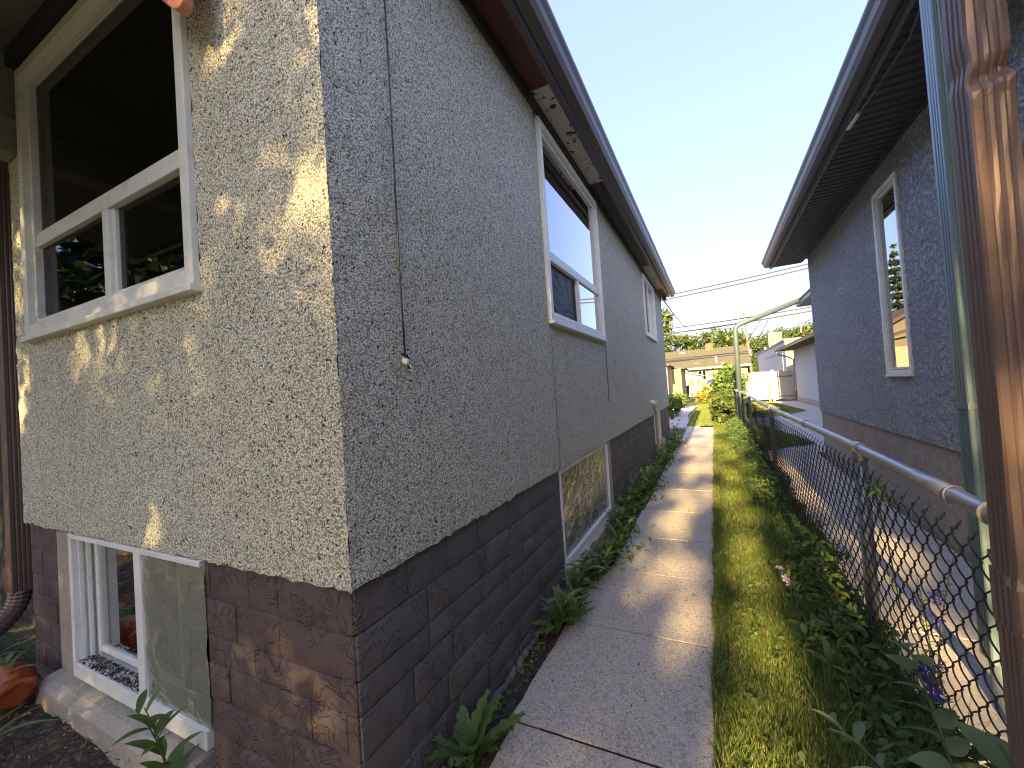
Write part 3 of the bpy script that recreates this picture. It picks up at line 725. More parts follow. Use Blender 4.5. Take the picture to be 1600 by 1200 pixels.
# ================================================================= NEIGHBOUR HOUSE
NX, NY, NS = 2.53, 7.42, 3.30
nb = thing('grey_house', (NX, NY, 0), 'neighbouring blue-grey stucco house with narrow window and dark slatted soffit', 'house')
NWn = (3.77, 4.345, 1.33, 3.085)
wall_grid((NX, 0, 0), (0, 1, 0), (-1, 0, 0), (-5, NY), (.765, 3.7), [NWn], .03, .003, 'wall', 'knock', nb, .003, 5)
mb = MB(); mb.quad((NX, NY, .765), (9, NY, .765), (9, NY, 3.7), (NX, NY, 3.7)); mb.quad((NX, -5, .765), (9, -5, .765), (9, -5, 3.7), (NX, -5, 3.7)); mb.build('wall', 'knock', nb)
wall_grid((NX + .018, 0, 0), (0, 1, 0), (-1, 0, 0), (-5, NY - .018), (-.1, .763), [], .06, .003, 'foundation', 'parge', nb, None, 6)
mb = MB(); mb.quad((NX + .018, NY - .018, -.1), (9, NY - .018, -.1), (9, NY - .018, .763), (NX + .018, NY - .018, .763)); mb.quad((NX, -5, .764), (NX, NY, .764), (NX + .05, NY, .764), (NX + .05, -5, .764)); mb.build('foundation', 'parge', nb)
fn = Frame((NX, 0, 0), (0, 1, 0), (-1, 0, 0))
u0, u1, z0, z1 = NWn
mb = MB(); fn.ring(mb, u0, u1, z0, z1, .04, -.018, .10); win = mb.build('window', 'white', nb, bevel=.004)
mb = MB(); fn.ring(mb, u0 + .045, u1 - .045, z0 + .045, z1 - .045, .022, .004, .09, .02); mb.build('sash', 'cream_frame', win, bevel=.003)
fn.pane(u0 + .06, u1 - .06, z0 + .06, z1 - .06, .018, 'glass', win)
mb = MB(); fn.box(mb, u0 - .004, u1 + .004, z0 - .02, z0 - .001, -.03, .05); mb.build('sill', 'white', win, bevel=.003)
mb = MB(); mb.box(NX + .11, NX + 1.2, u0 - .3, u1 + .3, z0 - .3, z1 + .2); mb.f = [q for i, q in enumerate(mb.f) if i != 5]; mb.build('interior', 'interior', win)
# eave with slatted soffit
XF = 2.03
mb = MB(); mb.prism([(XF - .03, 3.47), (XF - .03, 3.42), (5.9, 5.2), (5.9, 5.27)], 'y', -5.3, NY + .35); roof = mb.build('roof', 'shingle', nb)
mb = MB(); mb.box(XF - .004, XF + .02, -5.3, NY + .34, 3.285, 3.44); mb.build('fascia', 'navysoffit', roof)
mb = MB(); mb.box(XF + .02, NX, -5.3, NY + .33, 3.325, 3.335); sof = mb.build('soffit', 'navysoffit', roof)
mbs = MB(); a, b = XF + .05, NX - .03
mbs.add([(a, 0, .0), (b, 0, 0), (b, .085, 0), (a, .085, 0), (a, .010, -.014), (b, .010, -.014), (b, .075, -.014), (a, .075, -.014)], [(0, 1, 2, 3), (4, 7, 6, 5), (0, 4, 5, 1), (1, 5, 6, 2), (2, 6, 7, 3), (3, 7, 4, 0)])
sme = mbs.mesh('slat'); sme.materials.append(MAT['navysoffit'])
for k in range(86): inst('slat', sme, sof, Vector((0, -.8 + .1 * k, 3.324)) - wl(sof))
mb = MB(); mb.box(NX - .03, NX - .002, -5.3, NY + .02, 3.285, 3.324); mb.build('soffit_trim', 'navysoffit', roof, bevel=.004)
mb = MB(); mb.box(XF + .02, XF + .05, -5.3, NY + .33, 3.29, 3.324); mb.build('soffit_trim', 'slategutter', roof, bevel=.004)
gut(-5.3, NY + .34, 0, 3.43, -1, 'slategutter', roof, XF - .006, .11)
mb = MB(); mb.prism([(XF + .02, 3.325), (NX, 3.325), (NX, 3.68), (XF + .02, 3.44)], 'y', NY + .335, NY + .35); mb.build('eave_end', 'navysoffit', roof)
cable([(XF + .06, .6, 3.30), (XF + .10, 1.3, 3.295), (XF + .055, 1.55, 3.27), (XF + .07, 1.9, 3.285), (XF + .12, 2.3, 3.29), (XF + .075, 2.8, 3.27), (XF + .035, 3.1, 3.25)], .006, 'slategutter', nb)
mb = MB(); mb.tube([(XF + .055, 2.95, 3.262), (XF + .03, 3.12, 3.245)], .014, 8); mb.build('cable_connector', 'porcelain', nb)
# rear wing with its own eave tip
mb = MB(); mb.box(3.75, 9, NY + .01, 13.0, 0, 3.3); mb.build('rear_wing', 'knock', nb)
mb = MB(); mb.prism([(3.26, 3.40), (3.26, 3.46), (6, 4.7), (6, 4.64)], 'y', NY + .36, 13.3); mb.build('rear_roof', 'shingle', nb)
mb = MB(); mb.prism([(3.26, 3.39), (3.30, 3.39), (3.30, 3.30), (3.80, 3.30), (3.80, 3.29), (3.27, 3.29), (3.26, 3.31)], 'y', NY + .36, 13.3); mb.build('rear_fascia', 'slategutter', nb)

# ================================================================= DOWNSPOUTS BY THE FENCE
sp = thing('downspout', (1.98, 1.55, 0), 'straight blue-green downspout standing just behind the chain-link fence', 'downspout')
mb = MB(); mb.loft([rect_ring(1.985, 1.570 + .004 * z, .034, .050, z) for z in (.14, .8, 1.6, 2.4, 3.38)]); mb.build('pipe', 'mint', sp, bevel=0)
mb = MB(); mb.tube([(1.985, 1.555, .17), (1.985, 1.545, .09), (1.97, 1.50, .035), (1.95, 1.36, .02)], .034, 8); mb.build('elbow', 'mintface', sp, smooth=True)
mb = MB(); mb.box(1.948, 2.022, 1.52, 1.63, 1.2, 1.225); mb.build('strap', 'mint', sp)
bp = thing('downspout', (1.49, .22, 0), 'crushed brown metal downspout in front of the fence, nearest the viewer', 'downspout')
BX, BY, BA, BB = 1.490, .222, .0305, .037
def kink(z, c, wd): return math.exp(-((z - c) / wd) ** 2)
rings = []; zs = sorted(set(np.round(list(np.linspace(.96, 3.4, 50)) + [1.86, 1.88, 1.895, 1.905, 1.915, 1.925, 1.935, 1.945, 1.955, 1.97, 1.99, 2.01, 2.03], 4)))
for z in zs:
    q = []
    for i, (x, y, zz) in enumerate(rect_ring(BX, BY, BA, BB, z)):
        lx = (x - BX) / BA; ly = (y - BY) / BB
        zc = 1.925 + .012 * lx                           # the fold runs slantwise across the front face
        f = kink(z, zc, .016); f2 = kink(z, zc - .03, .012); sidek = kink(z, 1.955, .022)
        dy = (.020 * f - .006 * f2) * (1 if ly < -.8 else .3) * (.35 + .65 * (lx + 1) / 2)
        dx = .010 * sidek * (1 if lx < -.8 else 0) + .012 * (z > zc) * min(1, (z - zc) * 4) * .4
        wob = .0009 * math.sin(z * 11 + i * .5) + .0006 * math.sin(z * 29 + i)
        q.append((x - dx * .6 + (dx if lx < -.8 else 0), y + dy + wob + .0016 * math.sin(z * 5 + lx * 2), zz))
    rings.append(q)
mb = MB(); mb.loft(rings); mb.build('pipe', 'brownpipe', bp)
mb = MB(); mb.loft([rect_ring(BX, BY, BA + .0035, BB + .004, z) for z in (.90, .92, .985, 1.0)]); mb.build('coupling', 'brownpipe', bp)
mb = MB(); mb.loft([rect_ring(BX, BY, BA, BB, z) for z in (.02, .4, .87, .91)]); mb.build('pipe', 'brownpipe', bp)
mb = MB(); mb.add([(1.4545, .185, .985), (1.4545, .203, .985), (1.4540, .200, 1.005), (1.4538, .194, 1.0), (1.4535, .187, 1.012)], [(0, 1, 2, 3, 4)]); mb.add([(1.457, .1795, .985), (1.472, .1792, .985), (1.470, .179, 1.002), (1.465, .1795, .998), (1.460, .179, 1.01)], [(0, 1, 2, 3, 4)])
mb.build('tape_remnant', 'tape', bp)
mb = MB(); mb.tube([(1.472, .176, .955), (1.472, .182, .955)], .004, 8); mb.build('screw', 'galv', bp)
# far mint downspout crossing to the fence
fd = thing('downspout_run', (1.64, 12.5, 0), 'distant mint-green downspout rising at the fence end and crossing right', 'downspout')
mb = MB(); mb.tube([(1.63, 12.5, .0), (1.645, 12.5, 2.70), (1.66, 12.5, 2.82), (1.74, 12.5, 2.90), (1.9, 12.52, 2.95), (3.28, 12.9, 3.42)], .07, 10); mb.build('pipe', 'mintdark', fd, smooth=True)

# ================================================================= CHAIN-LINK FENCE
fe = thing('chain_link_fence', (1.616, 1.7, 0), 'sagging chain-link fence with galvanised top rail beside the grass', 'fence')
FX = 1.616
def railz(y): return 1.0 + .012 * math.sin(y * .9) + (.03 * max(0, y - 9.5) ** 1.3 / 3)
def railx(y): return FX - .03 * max(0, y - 10.5)
mb = MB(); mb.tube([(railx(y), y, railz(y)) for y in np.linspace(-1.7, 13.2, 40)], .0235, 12); mb.build('top_rail', 'galv', fe, smooth=True)
for y in (-1.7, 1.70, 5.24, 8.8, 12.3):
    mb = MB(); mb.tube([(railx(y) + .004, y, -.1), (railx(y) + .004, y, railz(y) - .035)], .028, 12); po = mb.build('post', 'galv', fe, smooth=True)
    mb = MB(); mb.tube([(railx(y) + .004, y, railz(y) - .06), (railx(y) + .004, y, railz(y) - .02)], .033, 12); mb.tube([(railx(y), y - .03, railz(y)), (railx(y), y + .03, railz(y))], .030, 12); mb.build('post_cap', 'galv', po, smooth=False)
    for zz in (.45, .84):
        mb = MB(); mb.tube([(railx(y) + .004 + .031 * math.cos(t), y + .031 * math.sin(t), zz + .004 * math.sin(t)) for t in np.linspace(0, 6.28, 17)], .0028, 5); mb.build('tie', 'galv', po)
for y in (.62, .80, 3.0, 4.0, 6.6):
    mb = MB(); mb.tube([(FX + .027 * math.cos(t), y + .006 * math.cos(t), railz(y) + .027 * math.sin(t)) for t in np.linspace(0, 6.28, 19)], .0045 if y < .7 else .0032, 6); mb.build('tie', 'whitepaint' if y < .7 else 'galv', fe)
for y in (.82, 4.0):
    mb = MB(); mb.tube([(FX, y - .003, railz(y)), (FX, y + .22, railz(y + .2))], .0252, 12); mb.build('rail_sleeve', 'galv', fe, smooth=True)
# woven wires
W = .0435; wires_v = []; wires_f = []; base = 0
ns = 5
yk = -1.2; wi = 0
while yk < 13.0:
    near = yk < 5; rad = .0026 if yk < 3 else .0024
    K = 10; per = 10 if yk < 2.6 else (6 if near else 4); tt = np.arange(K * per + 1) / per
    ph = 2 * np.pi * tt + (np.pi if wi % 2 else 0)
    sft = np.arcsin(.955 * np.cos(ph)) / math.asin(.955)
    dep = .0065 * np.sin(ph)
    zz_ = .04 + tt * (.885 / K)
    bul = .015 * math.sin(yk * 1.1) * np.sin(zz_ * 3) + .004 * math.sin(yk * 4.3)
    pts = np.stack([FX - .031 + bul + dep, yk + W * (.5 + .53 * sft) , zz_], 1)
    P = np.array(pts); P[:, 2] += np.array([.0]) ; 
    if yk > 10.5: P[:, 0] -= .03 * (yk - 10.5)
    T = np.gradient(P, axis=0); T /= np.linalg.norm(T, axis=1)[:, None]
    A_ = np.cross(T, [1, 0, 0]); A_ /= np.linalg.norm(A_, axis=1)[:, None]; B_ = np.cross(T, A_)
    n_ = ns if near else 3
    an = np.arange(n_) * 2 * np.pi / n_
    V = P[:, None] + rad * (np.cos(an)[None, :, None] * A_[:, None] + np.sin(an)[None, :, None] * B_[:, None])
    m = len(P); i = np.arange(m - 1)[:, None] * n_; j = np.arange(n_)[None]
    q = np.stack([i + j, i + (j + 1) % n_, i + n_ + (j + 1) % n_, i + n_ + j], -1).reshape(-1, 4) + base
    wires_v.append(V.reshape(-1, 3)); wires_f.append(q); base += m * n_
    yk += W; wi += 1
from_np('chain_mesh', np.concatenate(wires_v), np.concatenate(wires_f), 'wire', fe, True)
# knuckled wire ends along the top
mb = MB(); yk = -1.2
while yk < 6:
    mb.tube([(FX - .034, yk + .010, .93), (FX - .024, yk, .955), (FX - .036, yk - .010, .935)], .0026, 4); yk += 2 * W
tag(mb.build('wire_knuckles', 'wire', fe), kind='stuff')
wp = MB(); wp.prism([(1.56, 11.0), (1.63, 11.0), (1.63, 11.07), (1.56, 11.07)], 'z', 0, 1.05); o = wp.build('wooden_post', 'polewood'); tag(o, 'old grey wooden post leaning against the far end of the chain-link fence', 'post')

# ================================================================= PLANTS
def leaf_mesh(name, L, Wd, mat, kind='lance', curl=.3, fold=.25, seg=7, seed=0):
    g = random.Random(seed); vs, fs = [], []
    for i in range(seg + 1):
        t = i / seg
        if kind == 'lance': wv = math.sin(math.pi * min(1, t * .93 + .07)) ** .8
        elif kind == 'ovate': wv = (math.sin(math.pi * t ** .62)) ** .75 if 0 < t < 1 else .02
        elif kind == 'tooth': wv = (.35 + .65 * math.sin(math.pi * t ** 1.3 * .98)) * (1 if i % 2 else .5)
        elif kind == 'strap': wv = min(1, t * 5 + .4) * (1 - t ** 3)
        wv = max(.03, wv) * Wd / 2; y = L * t; z = L * curl * (t - t * t * 1.35)
        vs += [(-wv, y, z + wv * fold), (0, y, z), (wv, y, z + wv * fold)]
    for i in range(seg):
        a = i * 3; fs += [(a, a + 1, a + 4, a + 3), (a + 1, a + 2, a + 5, a + 4)]
    me = bpy.data.meshes.new(name); me.from_pydata(vs, [], fs); me.update(); me.materials.append(MAT[mat])
    me.polygons.foreach_set('use_smooth', [True] * len(fs)); return me
LM = {'dand': leaf_mesh('leaf', .17, .042, 'leaf', 'tooth', .35, .3, 11), 'lance': leaf_mesh('leaf', .12, .034, 'leaf', 'lance', .3, .3),
      'ovate': leaf_mesh('leaf', .085, .052, 'leaf', 'ovate', .2, .25), 'broad': leaf_mesh('leaf', .125, .075, 'leafgrey', 'ovate', .22, .25, 9),
      'bell': leaf_mesh('leaf', .12, .032, 'leafgrey', 'lance', .25, .35, 9), 'strap': leaf_mesh('leaf', .42, .035, 'leaf', 'strap', .5, .4, 10)}
def rosette(loc, n, sc, label, seed, kind='dand', group=None, tilt=(25, 70)):
    t = thing('weed', loc, label, 'weed', group); g = random.Random(seed)
    for k in range(n):
        a = k * 2.399 + g.uniform(-.3, .3); el = R(g.uniform(*tilt)); s = sc * g.uniform(.6, 1.2)
        inst('leaf', LM[kind], t, (g.uniform(-.02, .02), g.uniform(-.02, .02), .0), (el, 0, a), (s, s, s))
    return t
def stemmed(loc, h, n, sc, label, seed, kind='lance', lean=(0, 0), group=None, name='weed', cat='weed', smat='leaf', stems=1):
    t = thing(name, loc, label, cat, group); g = random.Random(seed)
    for q in range(stems):
        lx, ly = (lean[0] + g.uniform(-.25, .25) * (stems > 1), lean[1] + g.uniform(-.25, .25) * (stems > 1)); hh = h * g.uniform(.75, 1.05) if stems > 1 else h
        pt = lambda u: Vector((lx * u * u * hh, ly * u * u * hh, hh * u))
        mb = MB(); mb.tube([pt(u) + Vector(loc) for u in np.linspace(0, 1, 6)], [.004 * (1 - .6 * u) for u in np.linspace(0, 1, 6)], 5); mb.build('stem', smat, t)
        for k in range(n // stems):
            u = .12 + .88 * (k + .5) / (n // stems); a = k * 2.399 + g.uniform(-.4, .4) + q; s = sc * g.uniform(.7, 1.15) * (1.15 - .45 * u)
            inst('leaf', LM[kind], t, pt(u), (R(g.uniform(5, 50)), 0, a), (s, s, s))
    return t
rosette((.075, .44, .0), 19, 1.35, 'dandelion clump at the foot of the wall closest to the viewer', 1)
rosette((.10, .52, .0), 8, .7, 'small broad-leaved weed beside the nearest dandelion clump', 2, 'ovate')
stemmed((.11, 1.30, 0), .26, 30, 1.3, 'leafy upright weed just before the side basement window', 3, 'lance', (.25, 0), stems=3)
rosette((.13, 1.46, 0), 20, 1.25, 'dense toothed weed spreading onto the path below the basement window', 4)
stemmed((.10, 1.72, 0), .32, 30, 1.2, 'tall weed in front of the near end of the side basement window', 5, 'lance', (.2, -.1), stems=3)
WG = 'weeds along the grey house foundation'; ORD = ['first','second','third','fourth','fifth','sixth','seventh','eighth','ninth','tenth','eleventh','twelfth','thirteenth','fourteenth','fifteenth','sixteenth','seventeenth','eighteenth','nineteenth','twentieth','twenty-first','twenty-second','twenty-third','twenty-fourth','twenty-fifth','twenty-sixth','twenty-seventh','twenty-eighth','twenty-ninth','thirtieth']
k = 10; y = 2.05
while y < 9.6:
    hh = random.uniform(.2, .42) * (1.35 if 7.5 < y < 9.3 else 1)
    stemmed((random.uniform(.05, .16), y, 0), hh, 24, random.uniform(.95, 1.45), ORD[k - 10] + ' leafy weed from the side basement window, along the foundation', k, random.choice(['lance', 'lance', 'ovate']), (random.uniform(.1, .6), random.uniform(-.3, .2)), WG, stems=4)
    k += 1; y += random.uniform(.16, .26) + .02 * y
n = 5200; y = 2.0 + 7.8 * rng.uniform(0, 1, n) ** .9; x = np.abs(rng.normal(0, .095, n)) * (1 + .35 * np.sin(y * 3)) + .015; z = np.abs(rng.normal(0, .06, n)) * (1 + .4 * np.sin(y * 4)) + .01
tag(cards(np.stack([x, y, z], 1), .05, 'leaf', 'foundation_weeds', None, .9, .5, 12, True), kind='stuff')
n = 260; y = rng.uniform(.3, 2.0, n); x = np.abs(rng.normal(0, .03, n)) + .04; tag(cards(np.stack([x, y, rng.uniform(0, .03, n)], 1), .022, 'leaf', 'crevice_moss', None, .9, .6, 13), kind='stuff')
n = 150; y = rng.uniform(-.2, 8, n); x = rng.uniform(.2, .9, n) ** 1; tag(cards(np.stack([x, y, np.full(n, .012)], 1), .018, 'bark', 'fallen_leaves', None, 2.5, .5, 14), kind='stuff')
# undergrowth at the fence foot
n = 11500; y = -.6 + 13.6 * rng.uniform(0, 1, n) ** 1.35
edge = 1.35 + .07 * np.sin(y * 2.3) + .04 * np.sin(y * 7); x = rng.uniform(0, 1, n) ** .8 * (1.66 - edge) + edge
z = rng.uniform(0, 1, n) ** 1.3 * (.07 + .16 * np.clip((x - edge) / .25, 0, 1)) * (1 + .35 * np.sin(y * 3.1) + .2 * np.sin(y * 9))
tag(cards(np.stack([x, y, z + .01], 1), .058, 'leafdark', 'undergrowth', None, .9, .5, 15, True), kind='stuff')
n = 3800; y = 8 + 5.5 * rng.uniform(0, 1, n); x = rng.uniform(1.18, 1.66, n); z = rng.uniform(0, 1, n) * (.04 + .35 * np.clip((x - 1.15) / .5, 0, 1))
tag(cards(np.stack([x, y, z], 1), .07, 'leaf', 'undergrowth', None, .9, .4, 16), kind='stuff')
blades(strip(1.28, 1.7, -.6, 9), 6000, .16, .004, 'tall_grass', 'leafdark', seed=17, lean=.7)
n = 380; y = rng.uniform(-.5, 3.5, n); x = rng.uniform(.98, 1.4, n); tag(cards(np.stack([x, y, rng.uniform(.015, .05, n)], 1), .034, 'leaf', 'clover', None, 1.6, .8, 18, True), kind='stuff')
for k in range(13):
    y = .35 + k * .27 + random.uniform(-.05, .05); rosette((random.uniform(1.40, 1.57), y, .02), 9, random.uniform(.8, 1.2), ORD[k] + ' broad-leaved weed along the fence foot, counted from the near end', 60 + k, 'lance' if k % 3 else 'ovate', 'weeds at the fence foot', (30, 80))
# bellflower on the grass edge
bf = stemmed((1.36, 2.02, .02), .26, 8, .55, 'lilac bellflower on a thin stem at the grass edge', 30, 'lance', (-.35, -.1), name='bellflower', cat='flower')
def blossoms(parent, pts, r, mat):
    me = None
    for p in pts:
        if me is None:
            mb = MB()
            for q in range(5):
                a = q * 2 * math.pi / 5; c, s = math.cos(a), math.sin(a)
                mb.add([(0, 0, 0), (c * r - s * r * .45, s * r + c * r * .45, r * .35), (c * r * 1.25, s * r * 1.25, r * .3), (c * r + s * r * .45, s * r - c * r * .45, r * .35)], [(0, 3, 2, 1)])
            me = mb.mesh('blossom'); me.materials.append(MAT[mat])
        inst('blossom', me, parent, Vector(p) - wl(parent), (random.uniform(-1.5, 1.5), random.uniform(-1.5, 1.5), random.uniform(0, 6)))
blossoms(bf, [(1.300, 2.0, .20), (1.285, 2.0, .225), (1.27, 1.995, .255), (1.315, 2.01, .17)], .020, 'lilac')
# delphinium behind the fence
dl = stemmed((1.70, 1.30, 0), 0.66, 110, .30, 'purple-flowered delphinium with feathery leaves growing behind the wire mesh', 31, 'lance', (.0, .05), name='delphinium', cat='flower', stems=4)
blossoms(dl, [(1.70, 1.20, .55), (1.69, 1.22, .53), (1.70, 1.215, .51), (1.70, 1.22, .43), (1.69, 1.24, .36), (1.70, 1.23, .34), (1.68, 1.25, .28), (1.70, 1.25, .25), (1.69, 1.26, .22), (1.70, 1.3, .15), (1.71, 1.28, .12)], .017, 'purple')
# big broad leaves in front of the mesh, bottom right
def big_plant(base, tip, n, sc, label, seed, kind='broad'):
    t = thing('broadleaf_plant', base, label, 'plant'); g = random.Random(seed); b = Vector(base); e = Vector(tip)
    pt = lambda u: b + (e - b) * u + Vector((0, 0, .10 * math.sin(u * 3.14) * (e - b).length))
    mb = MB(); mb.tube([pt(u) for u in np.linspace(0, 1, 8)], [.005 - .003 * u for u in np.linspace(0, 1, 8)], 6); mb.build('stem', 'leafgrey', t)
    for k in range(n):
        u = .2 + .8 * (k + .5) / n; a = math.atan2(-(e - b).x, (e - b).y) + (R(75) if k % 2 else R(-75)) * (1.1 - .6 * u) + g.uniform(-.3, .3); s = sc * g.uniform(.75, 1.1) * (1.1 - .3 * u)
        inst('leaf', LM[kind], t, pt(u) - b, (R(g.uniform(-15, 35)), R(g.uniform(-30, 30)), a), (s, s, s))
    return t
big_plant((1.53, .55, .05), (1.50, .88, .50), 15, .85, 'broad grey-green leaved plant climbing in front of the mesh at lower right', 41)
big_plant((1.55, .30, .10), (1.28, .90, .18), 11, 1.05, 'trailing plant with long pointed leaves reaching over the lower grass edge', 42, 'bell')
big_plant((1.57, .22, .10), (1.53, .46, .52), 9, .95, 'dark leafy plant at the foot of the brown downspout', 43)
pf = [(1.52, .80, .47), (1.515, .82, .45), (1.51, .81, .43), (1.525, .79, .41)]
vf = thing('clematis', (1.53, .75, .02), 'small plant with deep purple blossoms among the broad leaves at the fence', 'flower')
mb = MB(); mb.tube([(1.53, .75, .02), (1.54, .78, .25), (1.52, .81, .46)], .003, 5); mb.build('stem', 'leaf', vf); blossoms(vf, pf, .022, 'purple')
vn = thing('fence_vine', (1.62, 1.30, .3), 'pale feathery sprig poking through the mesh under the top rail', 'plant')
mb = MB(); mb.tube([(1.62, 1.30, .3), (1.60, 1.35, .7), (1.58, 1.40, .90), (1.57, 1.28, .88)], .003, 5); mb.build('stem', 'leaf', vn)
for k in range(16):
    u = k / 15; inst('leaf', LM['lance'], vn, Vector((1.575, 1.42 - .2 * u, .92 - .05 * u)) - wl(vn), (R(random.uniform(-40, 30)), 0, random.uniform(0, 6.28)), (.42, .42, .42))
# garden bed plants, lower left
def strap_plant(loc, leaves, label):
    t = thing('strap_leaved_plant', loc, label, 'plant')
    for a, el, s in leaves: inst('leaf', LM['strap'], t, (0, 0, .01), (R(el), 0, R(a)), (s, s, s))
strap_plant((-1.86, -.36, 0), [(-55, 30, .9), (-80, 45, .75), (-20, 55, .6), (10, 30, .6), (60, 35, .8), (100, 40, .7), (150, 30, .6)], 'strap-leaved plant in the dark garden bed below the window ledge')
strap_plant((-2.75, -.16, 0), [(-70, 35, .9), (-95, 55, .8), (-40, 45, .7), (60, 35, .6), (120, 50, .8)], 'strap-leaved plant beside the orange bag near the house corner')
stemmed((-.86, -.10, 0), .42, 18, 1.1, 'tall soft weed growing up the right edge of the front basement window', 50, 'lance', (.02, -.05), stems=2)
rosette((-.72, -.12, 0), 8, 1.2, 'low leafy weed under the maroon block wall by the front basement window', 51, 'ovate')
# orange bag with husks
ob = thing('orange_bag', (-2.28, -.17, 0), 'crumpled orange plastic bag with green husks spilling out on the soil', 'bag')
rings = []
for i, (t, r) in enumerate([(0, .05), (.08, .11), (.25, .13), (.5, .115), (.75, .10), (.95, .07), (1.05, .085), (1.08, .06)]):
    rings.append([(-2.40 + .26 * t + .02 * math.sin(a * 3 + i), -.17 + r * math.cos(a) * (1 + .13 * math.sin(a * 5 + i * 1.7)), .085 + .03 * t + r * .75 * math.sin(a) * (1 + .1 * math.sin(a * 4 + i))) for a in np.linspace(0, 2 * math.pi, 25)[:-1]])
mb = MB(); mb.loft(rings); mb.build('bag', 'orange', ob, smooth=True)
for k, (a, el, s) in enumerate([(60, 10, .55), (85, 25, .5), (110, 15, .5), (40, 30, .4), (-60, 25, .4)]): inst('husk', LM['strap'], ob, (-.04 + .02 * k, 0, .16), (R(el), 0, R(a)), (s * 1.6, s, s))

# ================================================================= TREES AND SHRUBS
def blob(c, r, n, seed, gap=.35):
    g = np.random.default_rng(seed); cl = 60; cc = g.normal(size=(cl, 3)); cc /= np.linalg.norm(cc, axis=1)[:, None]; cc *= (g.uniform(.45, 1, cl) ** .5)[:, None]
    k = g.integers(0, cl, n); P = cc[k] + g.normal(size=(n, 3)) * .15
    return np.array(c) + P * np.array(r)
def tree(name, base, crown_c, crown_r, n, size, label, cat, seed, mat='treeleaf', tr=.15, group=None):
    t = thing(name, base, label, cat, group)
    if tr:
        mb = MB(); b = Vector(base); c = Vector(crown_c); mid = b.lerp(c, .55); mb.tube([b, b.lerp(mid, .5) + Vector((.05, 0, 0)), mid, c], [tr, tr * .8, tr * .65, tr * .25], 8)
        g = random.Random(seed)
        for k in range(7):
            a = k * 2.4; e = c + Vector((math.cos(a) * crown_r[0] * .7, math.sin(a) * crown_r[1] * .7, g.uniform(-.4, .5) * crown_r[2])); mb.tube([mid, mid.lerp(e, .5) + Vector((0, 0, .2)), e], [tr * .45, tr * .28, tr * .1], 6)
        mb.build('trunk', 'bark', t)
    cards(blob(crown_c, crown_r, n, seed), size, mat, 'crown', t, .4, .65, seed)
    return t
FG = 'trees behind the far rooftops'
for i, (px, py, Y, rx, rz, lb) in enumerate([(1052, 546, 62, 3.0, 2.4, 'rounded green tree behind the left end of the yellow house roof'), (1112, 541, 64, 3.4, 2.5, 'broad green tree behind the brick chimney'),
        (1142, 546, 66, 2.6, 2.4, 'green tree behind the right end of the yellow house'), (1186, 556, 70, 3.4, 2.4, 'low green tree right of the utility pole'), (1212, 548, 74, 3.6, 2.8, 'green tree behind the rooftop box'),
        (1243, 534, 72, 4.0, 2.2, 'green tree above the flat-roofed garage'), (1268, 531, 70, 3.2, 2.2, 'green tree beside the blue-grey house corner, far off'), (1168, 577, 56, 1.6, 1.6, 'small green tree below the utility wires')]):
    c = at_y(px, py, Y); tree('leafy_tree', (c[0], Y, 0), tuple(c), (rx, rx * .9, rz), 3600, .42, lb, 'tree', 200 + i, group=FG)
c = at_y(1032, 505, 30); tree('leafy_tree', (-2.6, 30, 0), (c[0] - .2, 30, c[2] + .1), (.95, .9, .9), 700, .3, 'light green tree tip showing past the grey house eave', 'tree', 230)
tree('fence_shrub', (1.15, 13.6, 0), (1.25, 13.7, .45), (.36, .8, .46), 2200, .13, 'big leafy green shrub at the far end of the chain-link fence', 'shrub', 240, 'treeleaf', .03)
tree('fence_shrub', (1.3, 16.5, 0), (1.5, 16.5, .95), (.6, 1.0, .85), 2200, .15, 'tall pale shrub behind the mint downspout pole', 'shrub', 241, 'leaf', .03)
tree('golden_shrub', (.62, 25.5, 0), (.55, 25.5, .45), (.55, .6, .55), 1200, .14, 'golden yellow shrub at the end of the lawn', 'shrub', 242, 'goldleaf', .02)
tree('garden_shrub', (-.62, 17.0, 0), (-.60, 17.0, .45), (.38, .6, .42), 1200, .12, 'pale leafy shrub at the back corner of the grey house', 'shrub', 243, 'leaf', .02)
tree('garden_shrub', (-.9, 22.0, 0), (-.75, 22.0, .4), (.5, .6, .4), 800, .14, 'low green shrub in front of the black bin', 'shrub', 244, 'leaf', .02)
